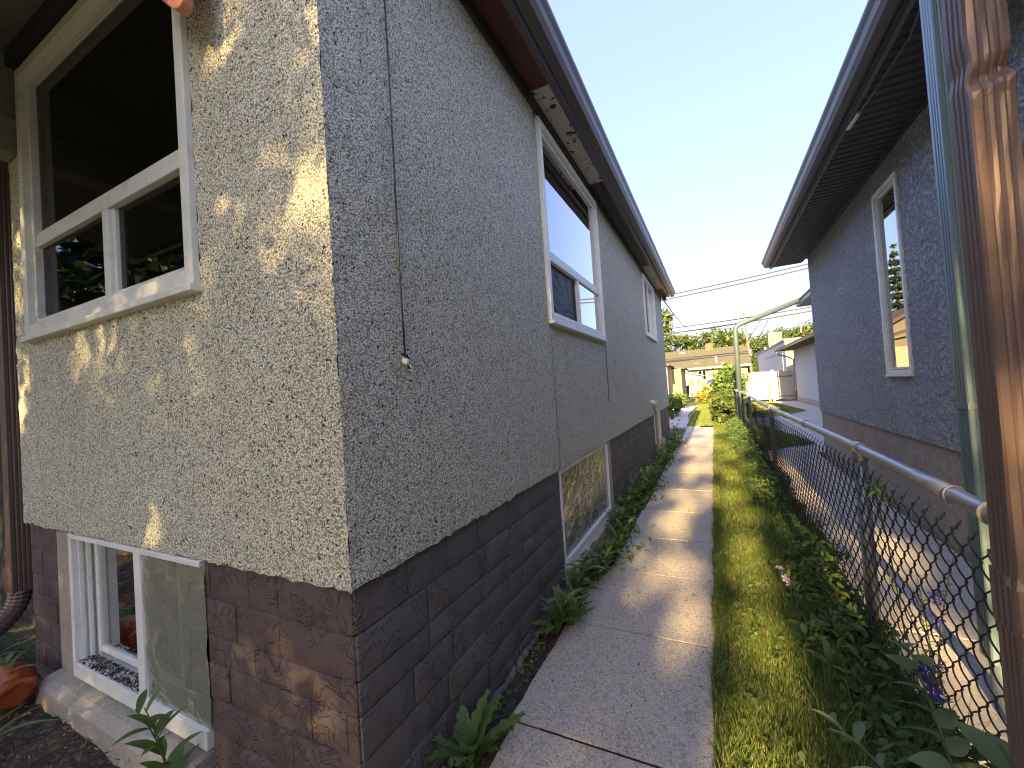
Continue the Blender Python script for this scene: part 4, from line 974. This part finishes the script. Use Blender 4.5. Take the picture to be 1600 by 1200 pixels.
# street trees behind the viewer, crown gaps cut to place the sun patches
SPOTS = []
def wallspot(px, py, ru, rw):
    p = at_y(px, py, 0.0); SPOTS.append((p[0], p[2], ru * 1.95, rw * 1.7))
NWALL = 19
for s in ((345, 40, .05, .20), (350, 110, .035, .12), (492, 40, .05, .22), (500, 230, .045, .16), (440, 355, .10, .10), (500, 390, .06, .14), (165, 570, .09, .13), (160, 640, .05, .08), (240, 620, .05, .09), (305, 560, .06, .14),
          (228, 820, .05, .06), (130, 560, .07, .08), (30, 400, .10, .25), (30, 640, .1, .2), (240, 470, .22, .025), (300, 440, .06, .04), (500, 1120, .10, .06), (430, 1060, .05, .05), (350, 330, .03, .10)): wallspot(*s)
for x, y, ru, ry in ((.62, 2.35, .26, .42), (.75, 1.75, .16, .25), (.40, 2.6, .12, .2), (.55, 4.6, .34, .6), (.6, 6.2, .30, .6), (.6, 7.8, .35, .8), (.5, 9.5, .4, 1.0), (1.10, 1.7, .20, .7), (1.12, 2.7, .22, .7), (1.12, 3.7, .22, .7), (1.08, .75, .18, .45), (1.12, 4.8, .2, .6), (1.1, 5.6, .15, .5), (1.15, 7.2, .15, .3),
                     (1.95, 1.9, .25, .75), (2.05, 3.2, .24, 1.0), (2.1, 4.2, .16, .5), (1.75, 1.1, .2, .5), (2.0, 6.2, .06, .15), (1.0, -.2, .05, .2), (.35, .1, .08, .12), (.45, .45, .05, .1)):
    SPOTS.append((x, y * TE, ru, ry * TE))
NF = len(SPOTS)
for x, y, ru, ry in ((.8, -1.8, .7, .9), (2.0, -2.2, .6, 1.2), (2.0, -.2, .3, .6), (.9, -4, 1, 1.2), (1.6, 2.6, .12, .5)): SPOTS.append((x, y * TE, ru, ry * TE))  # more crown gaps, so lit ground bounces light onto the walls
for k in range(60):
    SPOTS.append((rng.uniform(.35, 1.9), rng.uniform(3.2, 12) * TE, rng.uniform(.06, .22), rng.uniform(.1, .35)))
SP = np.array(SPOTS)
def shade_tree(base, c, r, n, size, label, seed, xmax=99):
    t = thing('street_tree', base, label, 'tree'); g = np.random.default_rng(seed)
    P = np.array(c) + g.normal(size=(n, 3)) * np.array(r) * .5
    q = (P - np.array(c)) / np.array(r); P = P[((q ** 2).sum(1) < 1.15) & (P[:, 0] < xmax)]
    u = P[:, 0] + P[:, 1] * math.tan(R(AZ)); wv = P[:, 2] + P[:, 1] * TE
    d = ((u[:, None] - SP[:, 0]) / (SP[:, 2] + .03)) ** 2 + ((wv[:, None] - SP[:, 1]) / (SP[:, 3] + .03)) ** 2
    wallhit = d.argmin(1) < NWALL
    keep = (d.min(1) > g.uniform(.15, 1.7, len(P))) | (g.uniform(0, 1, len(P)) < np.where(wallhit, .34, .08))
    P = P[keep]
    cards(P, size, 'treeleaf', 'crown', t, .4, .75, seed)
    mb = MB(); b = Vector(base); cc = Vector(c); mb.tube([b, b + Vector((.1, 0, 1.6)), b.lerp(cc, .6) + Vector((0, 0, .8))], [.24, .2, .14], 10); mb.build('trunk', 'bark', t)
shade_tree((-6.2, -17.5, 0), (-.4, -17, 7.75), (5.2, 2.6, 2.9), 62000, .125, 'broad street tree behind the viewer shading the front wall', 301)
shade_tree((7.5, -18.5, 0), (3.3, -18, 7.8), (3.6, 2.2, 2.6), 30000, .12, 'street tree behind the viewer in front of the neighbouring house', 302)
shade_tree((-6.5, -6.0, 0), (-3.0, -5.8, 4.4), (4.2, 2.2, 3.4), 26000, .12, 'unseen leafy tree added behind the viewer to dim the front wall', 303, .1)  # crown added out of view to block sky light from the front wall
for k, (x, y) in enumerate([(-9, -27), (-3, -30), (3, -28), (9, -31), (-16, -25), (-22, -22), (-14, -5), (-19, -8), (-18, -2.5)]):  # unseen trees added to darken the sky reflected in the front window
    tree('street_tree', (x, y, 0), (x, y, 3.9), (3.6, 2.4, 3.9), 6000, .42, ORD[k] + ' unseen tree added behind the viewer to darken the window reflections', 'tree', 320 + k, 'treedark', .2, 'trees added for dark reflections')
# spruce and tan house seen only in window reflections
sprc = thing('spruce_tree', (-6.6, 33, 0), 'tall dark spruce reflected in the narrow window', 'tree')
g = np.random.default_rng(5); n = 5000; hgt = g.uniform(0, 1, n) ** .7 * 0 + (1 - np.sqrt(g.uniform(0, 1, n))); lay = np.round(hgt * 16) / 16 + g.normal(size=n) * .008
rad = 2.1 * (1 - hgt) * np.sqrt(g.uniform(0.1, 1, n)); a = g.uniform(0, 6.28, n)
cards(np.stack([-6.6 + rad * np.cos(a), 33 + rad * np.sin(a), .8 + 8.2 * lay - rad * .25], 1), .4, 'treedark', 'crown', sprc, .2, .35, 6)
mb = MB(); mb.tube([(-6.6, 33, 0), (-6.6, 33, 8.8)], [.2, .03], 8); mb.build('trunk', 'bark', sprc)
th = thing('tan_house', (-6, 29, 0), 'tan house with brown gable roof reflected in the narrow window', 'house')
mb = MB(); mb.box(-9, -2.6, 27, 33, 0, 2.6); mb.prism([(-9, 2.6), (-2.6, 2.6), (-5.8, 4.5)], 'y', 27.001, 32.99); mb.build('wall', 'tan', th)
mb = MB(); mb.prism([(-9.4, 2.36), (-5.8, 4.52), (-2.2, 2.36), (-2.2, 2.5), (-5.8, 4.7), (-9.4, 2.5)], 'y', 26.6, 33.4); mb.build('roof', 'tanroof', th)

# ================================================================= BACK LANE
FY = 24.8
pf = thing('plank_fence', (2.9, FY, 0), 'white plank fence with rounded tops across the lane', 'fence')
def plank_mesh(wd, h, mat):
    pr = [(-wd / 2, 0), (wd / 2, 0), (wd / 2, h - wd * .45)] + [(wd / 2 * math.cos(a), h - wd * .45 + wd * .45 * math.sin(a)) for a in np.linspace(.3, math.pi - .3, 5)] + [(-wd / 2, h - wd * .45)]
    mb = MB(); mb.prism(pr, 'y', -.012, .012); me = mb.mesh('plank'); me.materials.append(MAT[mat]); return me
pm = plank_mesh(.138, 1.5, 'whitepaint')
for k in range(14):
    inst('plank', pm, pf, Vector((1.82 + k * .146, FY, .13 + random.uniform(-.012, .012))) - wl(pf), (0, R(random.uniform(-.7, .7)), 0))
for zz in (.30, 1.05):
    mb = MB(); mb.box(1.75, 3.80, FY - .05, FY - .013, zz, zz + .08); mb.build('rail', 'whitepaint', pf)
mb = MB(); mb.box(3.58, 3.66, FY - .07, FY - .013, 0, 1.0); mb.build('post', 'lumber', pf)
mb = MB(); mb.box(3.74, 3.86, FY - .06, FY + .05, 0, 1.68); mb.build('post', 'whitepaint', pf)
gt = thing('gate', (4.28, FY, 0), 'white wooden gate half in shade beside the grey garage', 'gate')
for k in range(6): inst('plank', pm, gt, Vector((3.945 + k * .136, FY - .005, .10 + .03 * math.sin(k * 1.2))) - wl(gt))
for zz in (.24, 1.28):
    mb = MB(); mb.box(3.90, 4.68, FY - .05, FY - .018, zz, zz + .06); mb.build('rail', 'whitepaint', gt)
mb = MB(); mb.box(3.92, 4.70, FY - .056, FY - .051, 1.29, 1.32); mb.box(3.92, 4.70, FY - .056, FY - .051, .25, .28); mb.build('hinge', 'black', gt)
# garage
ga = thing('garage', (4.78, 24.5, 0), 'pale grey stucco garage with dark overhanging eave by the gate', 'garage')
mb = MB(); mb.box(4.78, 9, 13.2, 24.6, -.05, 2.62); MAT['garagewall'] = paint('pale_grey_garage_stucco', (.36, .38, .42), .85, .12, bump=.6, bscale=40); mb.build('wall', 'garagewall', ga)
mb = MB(); mb.box(4.765, 4.78, 13.2, 24.6, -.05, .22); mb.build('foundation', 'parge', ga)
mb = MB(); mb.prism([(4.06, 2.62), (4.06, 2.70), (8.5, 4.4), (8.5, 4.3), (4.8, 2.72), (4.8, 2.60)], 'y', 13.0, 24.75); mb.build('roof', 'shingle', ga)
mb = MB(); mb.prism([(4.04, 2.60), (4.04, 2.71), (3.98, 2.71), (3.98, 2.64)], 'y', 13.0, 24.78); mb.build('gutter', 'brownmetal', ga)
mb = MB(); mb.tube([(4.04, 24.7, 2.6), (4.10, 24.65, 2.45), (4.5, 24.62, 2.30), (4.74, 24.5, 2.15), (4.74, 24.5, .5)], .04, 8); mb.build('downspout', 'whitepaint', ga)
mb = MB(); mb.tube([(4.74, 24.5, .5), (4.74, 24.5, .02)], .055, 8); mb.build('downspout_boot', 'rust', ga)
# flat-roofed block building
bb = thing('block_building', (4.9, 28, 0), 'pale flat-roofed block building behind the plank fence', 'building')
mb = MB(); mb.box(4.9, 12, 28, 46, -.05, 3.38); mb.build('wall', 'blockwall', bb)  # lavender puts the side's shade into the wall colour
mb = MB(); mb.box(4.905, 12, 27.985, 28, -.05, 3.37); mb.build('sunlit_front_wall', 'creamwall', bb)  # cream layer paints the sunlit look of the front
mb = MB(); mb.box(4.84, 12.05, 27.9, 46.1, 3.38, 3.48); mb.build('parapet', 'whitepaint', bb)
mb = MB(); mb.box(4.885, 4.9, 29.2, 39, -.05, 2.72); dr = mb.build('garage_door', 'blockwall', bb)
mb = MB(); mb.box(4.87, 4.884, 29.1, 39.1, 2.72, 2.80); mb.build('door_trim', 'whitepaint', dr)
for y in (31.6, 34, 36.5):
    mb = MB(); mb.box(4.880, 4.8845, y, y + .05, 0, 2.7); mb.build('door_seam', 'whitepaint', dr)
rb = thing('rooftop_box', (6.7, 48, 3.5), 'cream rooftop unit with dark louvres beyond the flat roof', 'roof unit')
mb = MB(); mb.box(6.2, 7.35, 47.6, 49, 3.0, 5.65); mb.build('casing', 'creamwall', rb)
for zz in (4.75, 5.15):
    for xx in (6.36, 6.82):
        mb = MB(); mb.box(xx, xx + .38, 47.56, 47.6, zz, zz + .26); mb.build('louvre', 'louver', rb)
mb = MB(); mb.box(6.3, 7.25, 47.57, 47.6, 4.35, 4.45); mb.build('trim', 'louver', rb)
mb = MB(); mb.box(6, 12, 50, 60, 0, 4.4); o = mb.build('low_block', 'creamwall'); tag(o, 'low cream building under the rooftop unit, beyond the flat roof', 'building')
# yellow house
YY = 45
yh = thing('yellow_house', (0, YY, 0), 'long pale yellow house with weathered shingle roof and brick chimney', 'house')
mb = MB(); mb.box(-7.5, 4.0, YY, YY + 8, 0, 2.62); mb.build('wall', 'yellow', yh)
mb = MB(); mb.prism([(YY - .5, 2.52), (YY + 3.4, 4.62), (YY + 8.5, 2.5), (YY + 8.5, 2.62), (YY + 3.4, 4.76), (YY - .5, 2.64)], 'x', -7.9, 4.3); rf = mb.build('roof', 'shingle', yh)
mb = MB(); mb.box(-7.9, 4.3, YY - .56, YY - .50, 2.46, 2.66); mb.build('fascia', 'whitepaint', rf)
mb = MB(); mb.box(.45, 1.15, YY + 2.9, YY + 3.5, 4.0, 5.25); mb.build('chimney', 'brick', rf)
for x_, z_, y_ in ((-.5, 2.95, YY + .4), (-1.9, 4.35, YY + 2.8)):
    mb = MB(); mb.box(x_ - .25, x_ + .25, y_, y_ + .3, z_, z_ + .2); mb.build('roof_vent', 'whitepaint', rf)
mb = MB(); mb.tube([(1.35, YY + .3, 2.8), (1.35, YY + .3, 3.7)], .10, 8); mb.build('vent_pipe', 'whitepaint', rf)
mb = MB(); mb.box(-.42, .38, YY - .03, YY - .001, 1.38, 2.36); wn = mb.build('window', 'whitepaint', yh)
for x0, x1 in ((-.33, -.06), (.06, .30)):
    mb = MB(); mb.box(x0, x1, YY - .04, YY - .031, 1.47, 2.27); mb.build('pane', 'glassdark', wn)
for x_ in (.75, 2.0):
    mb = MB(); mb.box(x_, x_ + .08, YY - .05, YY - .001, 0, 2.5); mb.build('corner_trim', 'whitepaint', yh)
lt = thing('white_porch', (-.9, 38, 0), 'small white enclosed porch with dark window in front of the yellow house', 'porch')
mb = MB(); mb.box(-2.2, .05, 38, 40.5, 0, 1.75); mb.prism([(-2.2, 1.75), (.05, 1.75), (-2.2, 2.45)], 'y', 38.001, 40.49); mb.build('wall', 'whitepaint', lt)
mb = MB(); mb.prism([(-2.3, 2.5), (.3, 1.72), (.3, 1.80), (-2.3, 2.58)], 'y', 37.7, 40.8); mb.build('roof', 'whitepaint', lt)
for x0, x1 in ((-1.05, -.55), (-.32, -.08)):
    mb = MB(); mb.box(x0, x1, 37.97, 37.999, 1.0, 1.45); mb.build('window', 'louver', lt)
sh = thing('cream_shed', (-1.6, 24, 0), 'cream shed with brown roof edge at the end of the path', 'shed')
mb = MB(); mb.box(-4, -.62, 24, 28, 0, 2.12); mb.build('wall', 'yellow', sh)
mb = MB(); mb.box(-4, -1.10, 21.5, 23.98, 0, 2.22); mb.build('side_wall', 'creamwall', sh)
mb = MB(); mb.prism([(-4, 3.0), (-.98, 2.20), (-.98, 2.28), (-4, 3.1)], 'y', 21.3, 24.2); mb.build('roof', 'tanroof', sh)
mb = MB(); mb.prism([(-4, 2.7), (-.42, 2.08), (-.42, 2.16), (-4, 2.78)], 'y', 24.2, 28.3); mb.build('roof', 'shingle', sh)
for x0 in (-1.42, -1.24):
    mb = MB(); mb.box(x0, x0 + .11, 21.46, 21.499, .5, 1.95); mb.build('window', 'louver', sh)
tl = thing('trellis', (-1.25, 20, 0), 'dark wooden lattice trellis against the cream shed', 'trellis')
for k in range(4):
    mb = MB(); mb.box(-1.6 + k * .18, -1.57 + k * .18, 20, 20.03, 0, 1.9); mb.build('upright', 'louver', tl)
for k in range(8):
    mb = MB(); mb.box(-1.62, -1.0, 19.975, 19.999, .2 + k * .22, .225 + k * .22); mb.build('slat', 'louver', tl)
bn = thing('wheelie_bin', (-.85, 30, 0), 'black wheeled bin standing at the end of the path', 'bin')
mb = MB(); mb.loft([[(-1.08, 30, 0), (-.62, 30, 0), (-.62, 30.5, 0), (-1.08, 30.5, 0)], [(-1.13, 29.95, 1.0), (-.57, 29.95, 1.0), (-.57, 30.55, 1.0), (-1.13, 30.55, 1.0)]]); mb.build('body', 'black', bn, bevel=.02)
mb = MB(); mb.box(-1.16, -.54, 29.92, 30.58, 1.0, 1.07); mb.build('lid', 'black', bn, bevel=.02)
for x_ in (-1.08, -.62):
    mb = MB(); mb.tube([(x_ - .03, 30.5, .1), (x_ + .03, 30.5, .1)], .1, 12); mb.build('wheel', 'black', bn)
lg = thing('lumber_gate', (.0, 32, 0), 'low unpainted lumber gate with white pickets beyond the lawn', 'gate')
for k, m in enumerate(['whitepaint', 'lumber', 'whitepaint', 'lumber', 'lumber', 'whitepaint', 'lumber']):
    mb = MB(); mb.box(-.52 + k * .24, -.46 + k * .24, 32, 32.04, 0, 1.1); mb.build('picket', m, lg)
for zz in (.35, .95):
    mb = MB(); mb.box(-.55, 1.3, 31.96, 31.999, zz, zz + .10); mb.build('rail', 'lumber', lg)
# parked car
cr = thing('parked_car', (1.1, 40, 0), 'blue parked car seen from behind past the golden shrub', 'car')
mb = MB(); mb.prism([(39, .35), (39, .85), (39.3, .98), (42.2, .95), (43.1, .8), (43.1, .35)], 'x', .25, 1.95); mb.build('body', 'carblue', cr, bevel=.08)
mb = MB(); mb.loft([[(.30, 39.2, .96), (1.90, 39.2, .96), (1.90, 42.0, .96), (.30, 42.0, .96)], [(.45, 39.7, 1.42), (1.75, 39.7, 1.42), (1.75, 41.2, 1.42), (.45, 41.2, 1.42)]]); mb.build('cabin', 'carblue', cr, bevel=.06)
mb = MB(); mb.quad((.45, 39.26, 1.02), (1.75, 39.26, 1.02), (1.62, 39.6, 1.36), (.58, 39.6, 1.36)); mb.build('rear_window', 'glassdark', cr)
for x_ in (.25, 1.75):
    for y_ in (39.8, 42.3):
        mb = MB(); mb.tube([(x_, y_, .32), (x_ + .2, y_, .32)], .32, 14); mb.build('wheel', 'black', cr)
    mb = MB(); mb.box(x_ + .02, x_ + .16, 38.97, 39.01, .7, .84); mb.build('tail_light', 'terracotta', cr)
fp = thing('flower_pot', (-.50, 15.6, 0), 'small red flower pot on the path at the back corner', 'pot')
mb = MB(); mb.tube([(-.50, 15.6, 0), (-.50, 15.6, .10), (-.50, 15.6, .10), (-.50, 15.6, .13)], [.06, .09, .10, .10], 14); mb.build('body', 'terracotta', fp)
for k in range(7): inst('leaf', LM['lance'], fp, (0, 0, .13), (R(55), 0, k * .9), (1, 1, 1))
# utility pole and wires
up = thing('utility_pole', (4.6, 50, 0), 'leaning wooden utility pole carrying the lane wires', 'utility pole')
mb = MB(); mb.tube([(4.75, 50, 0), (4.40, 50, 8.6)], [.16, .11], 10); mb.build('shaft', 'polewood', up)
mb = MB(); mb.tube([(4.7, 49.8, 3.6), (4.7, 49.8, 4.3)], .16, 10); mb.build('transformer', 'galv', up)
for zz in (8.3, 7.6):
    mb = MB(); mb.tube([(4.43, 49.9, zz), (4.43, 49.75, zz), (4.43, 49.75, zz + .15)], .04, 6); mb.build('insulator', 'porcelain', up)
def wire(pa, Ya, pb, Yb, sag, r, label):
    a = Vector(at_y(*pa, Ya)); b = Vector(at_y(*pb, Yb)); mb = MB()
    mb.tube([a.lerp(b, t) - Vector((0, 0, sag * 4 * t * (1 - t))) for t in np.linspace(0, 1, 17)], r, 5); o = mb.build('overhead_wire', 'wireline'); tag(o, label, 'wire', 'wires over the lane')
wire((1000, 470), 34, (1330, 396), 34, .1, .055, 'upper wire of the thin pair crossing the sky above the lane')
wire((1000, 476), 34, (1330, 403), 34, .1, .055, 'lower wire of the thin pair crossing the sky above the lane')
wire((1000, 519), 40, (1310, 472), 40, .15, .055, 'thin wire just above the thick cable across the lane')
wire((1000, 527), 40, (1310, 478), 40, .15, .065, 'thick black cable crossing the lane from house to house')
wire((1190, 498), 40, (1158, 545), 50, .1, .03, 'thin guy wire slanting down right of the pole')
wire((1200, 500), 40, (1168, 560), 50, .1, .03, 'second guy wire slanting down toward the pole foot')
wire((1140, 535), 50, (1310, 486), 50, .2, .028, 'faint low wire running behind the pole')
wire((1162, 525), 50, (1300, 500), 50, .2, .028, 'faint wire from the pole to the right')
wire((1240, 512), 50, (1310, 474), 46, .1, .028, 'faint wire rising to the right over the flat roof')
a = Vector((.06, 9.66, 3.36)); mb = MB(); q = [a] + [Vector(at_y(px, py, Y)) for px, py, Y in ((1050, 487, 14), (1066, 507, 22), (1078, 517, 30), (1087, 521, 35), (1094, 519, 38), (1100, 513, 40))]
mb.tube(q, .016, 5); o = mb.build('service_cable', 'wireline'); tag(o, 'curved service cable drooping from the grey house eave to the lane cable', 'wire')
mb = MB(); mb.tube([Vector(at_y(1252, 520, 60)), Vector(at_y(1250, 470, 60))], .07, 6); o = mb.build('lamp_pole', 'whitepaint'); tag(o, 'thin pale mast beside the blue-grey house corner', 'pole')
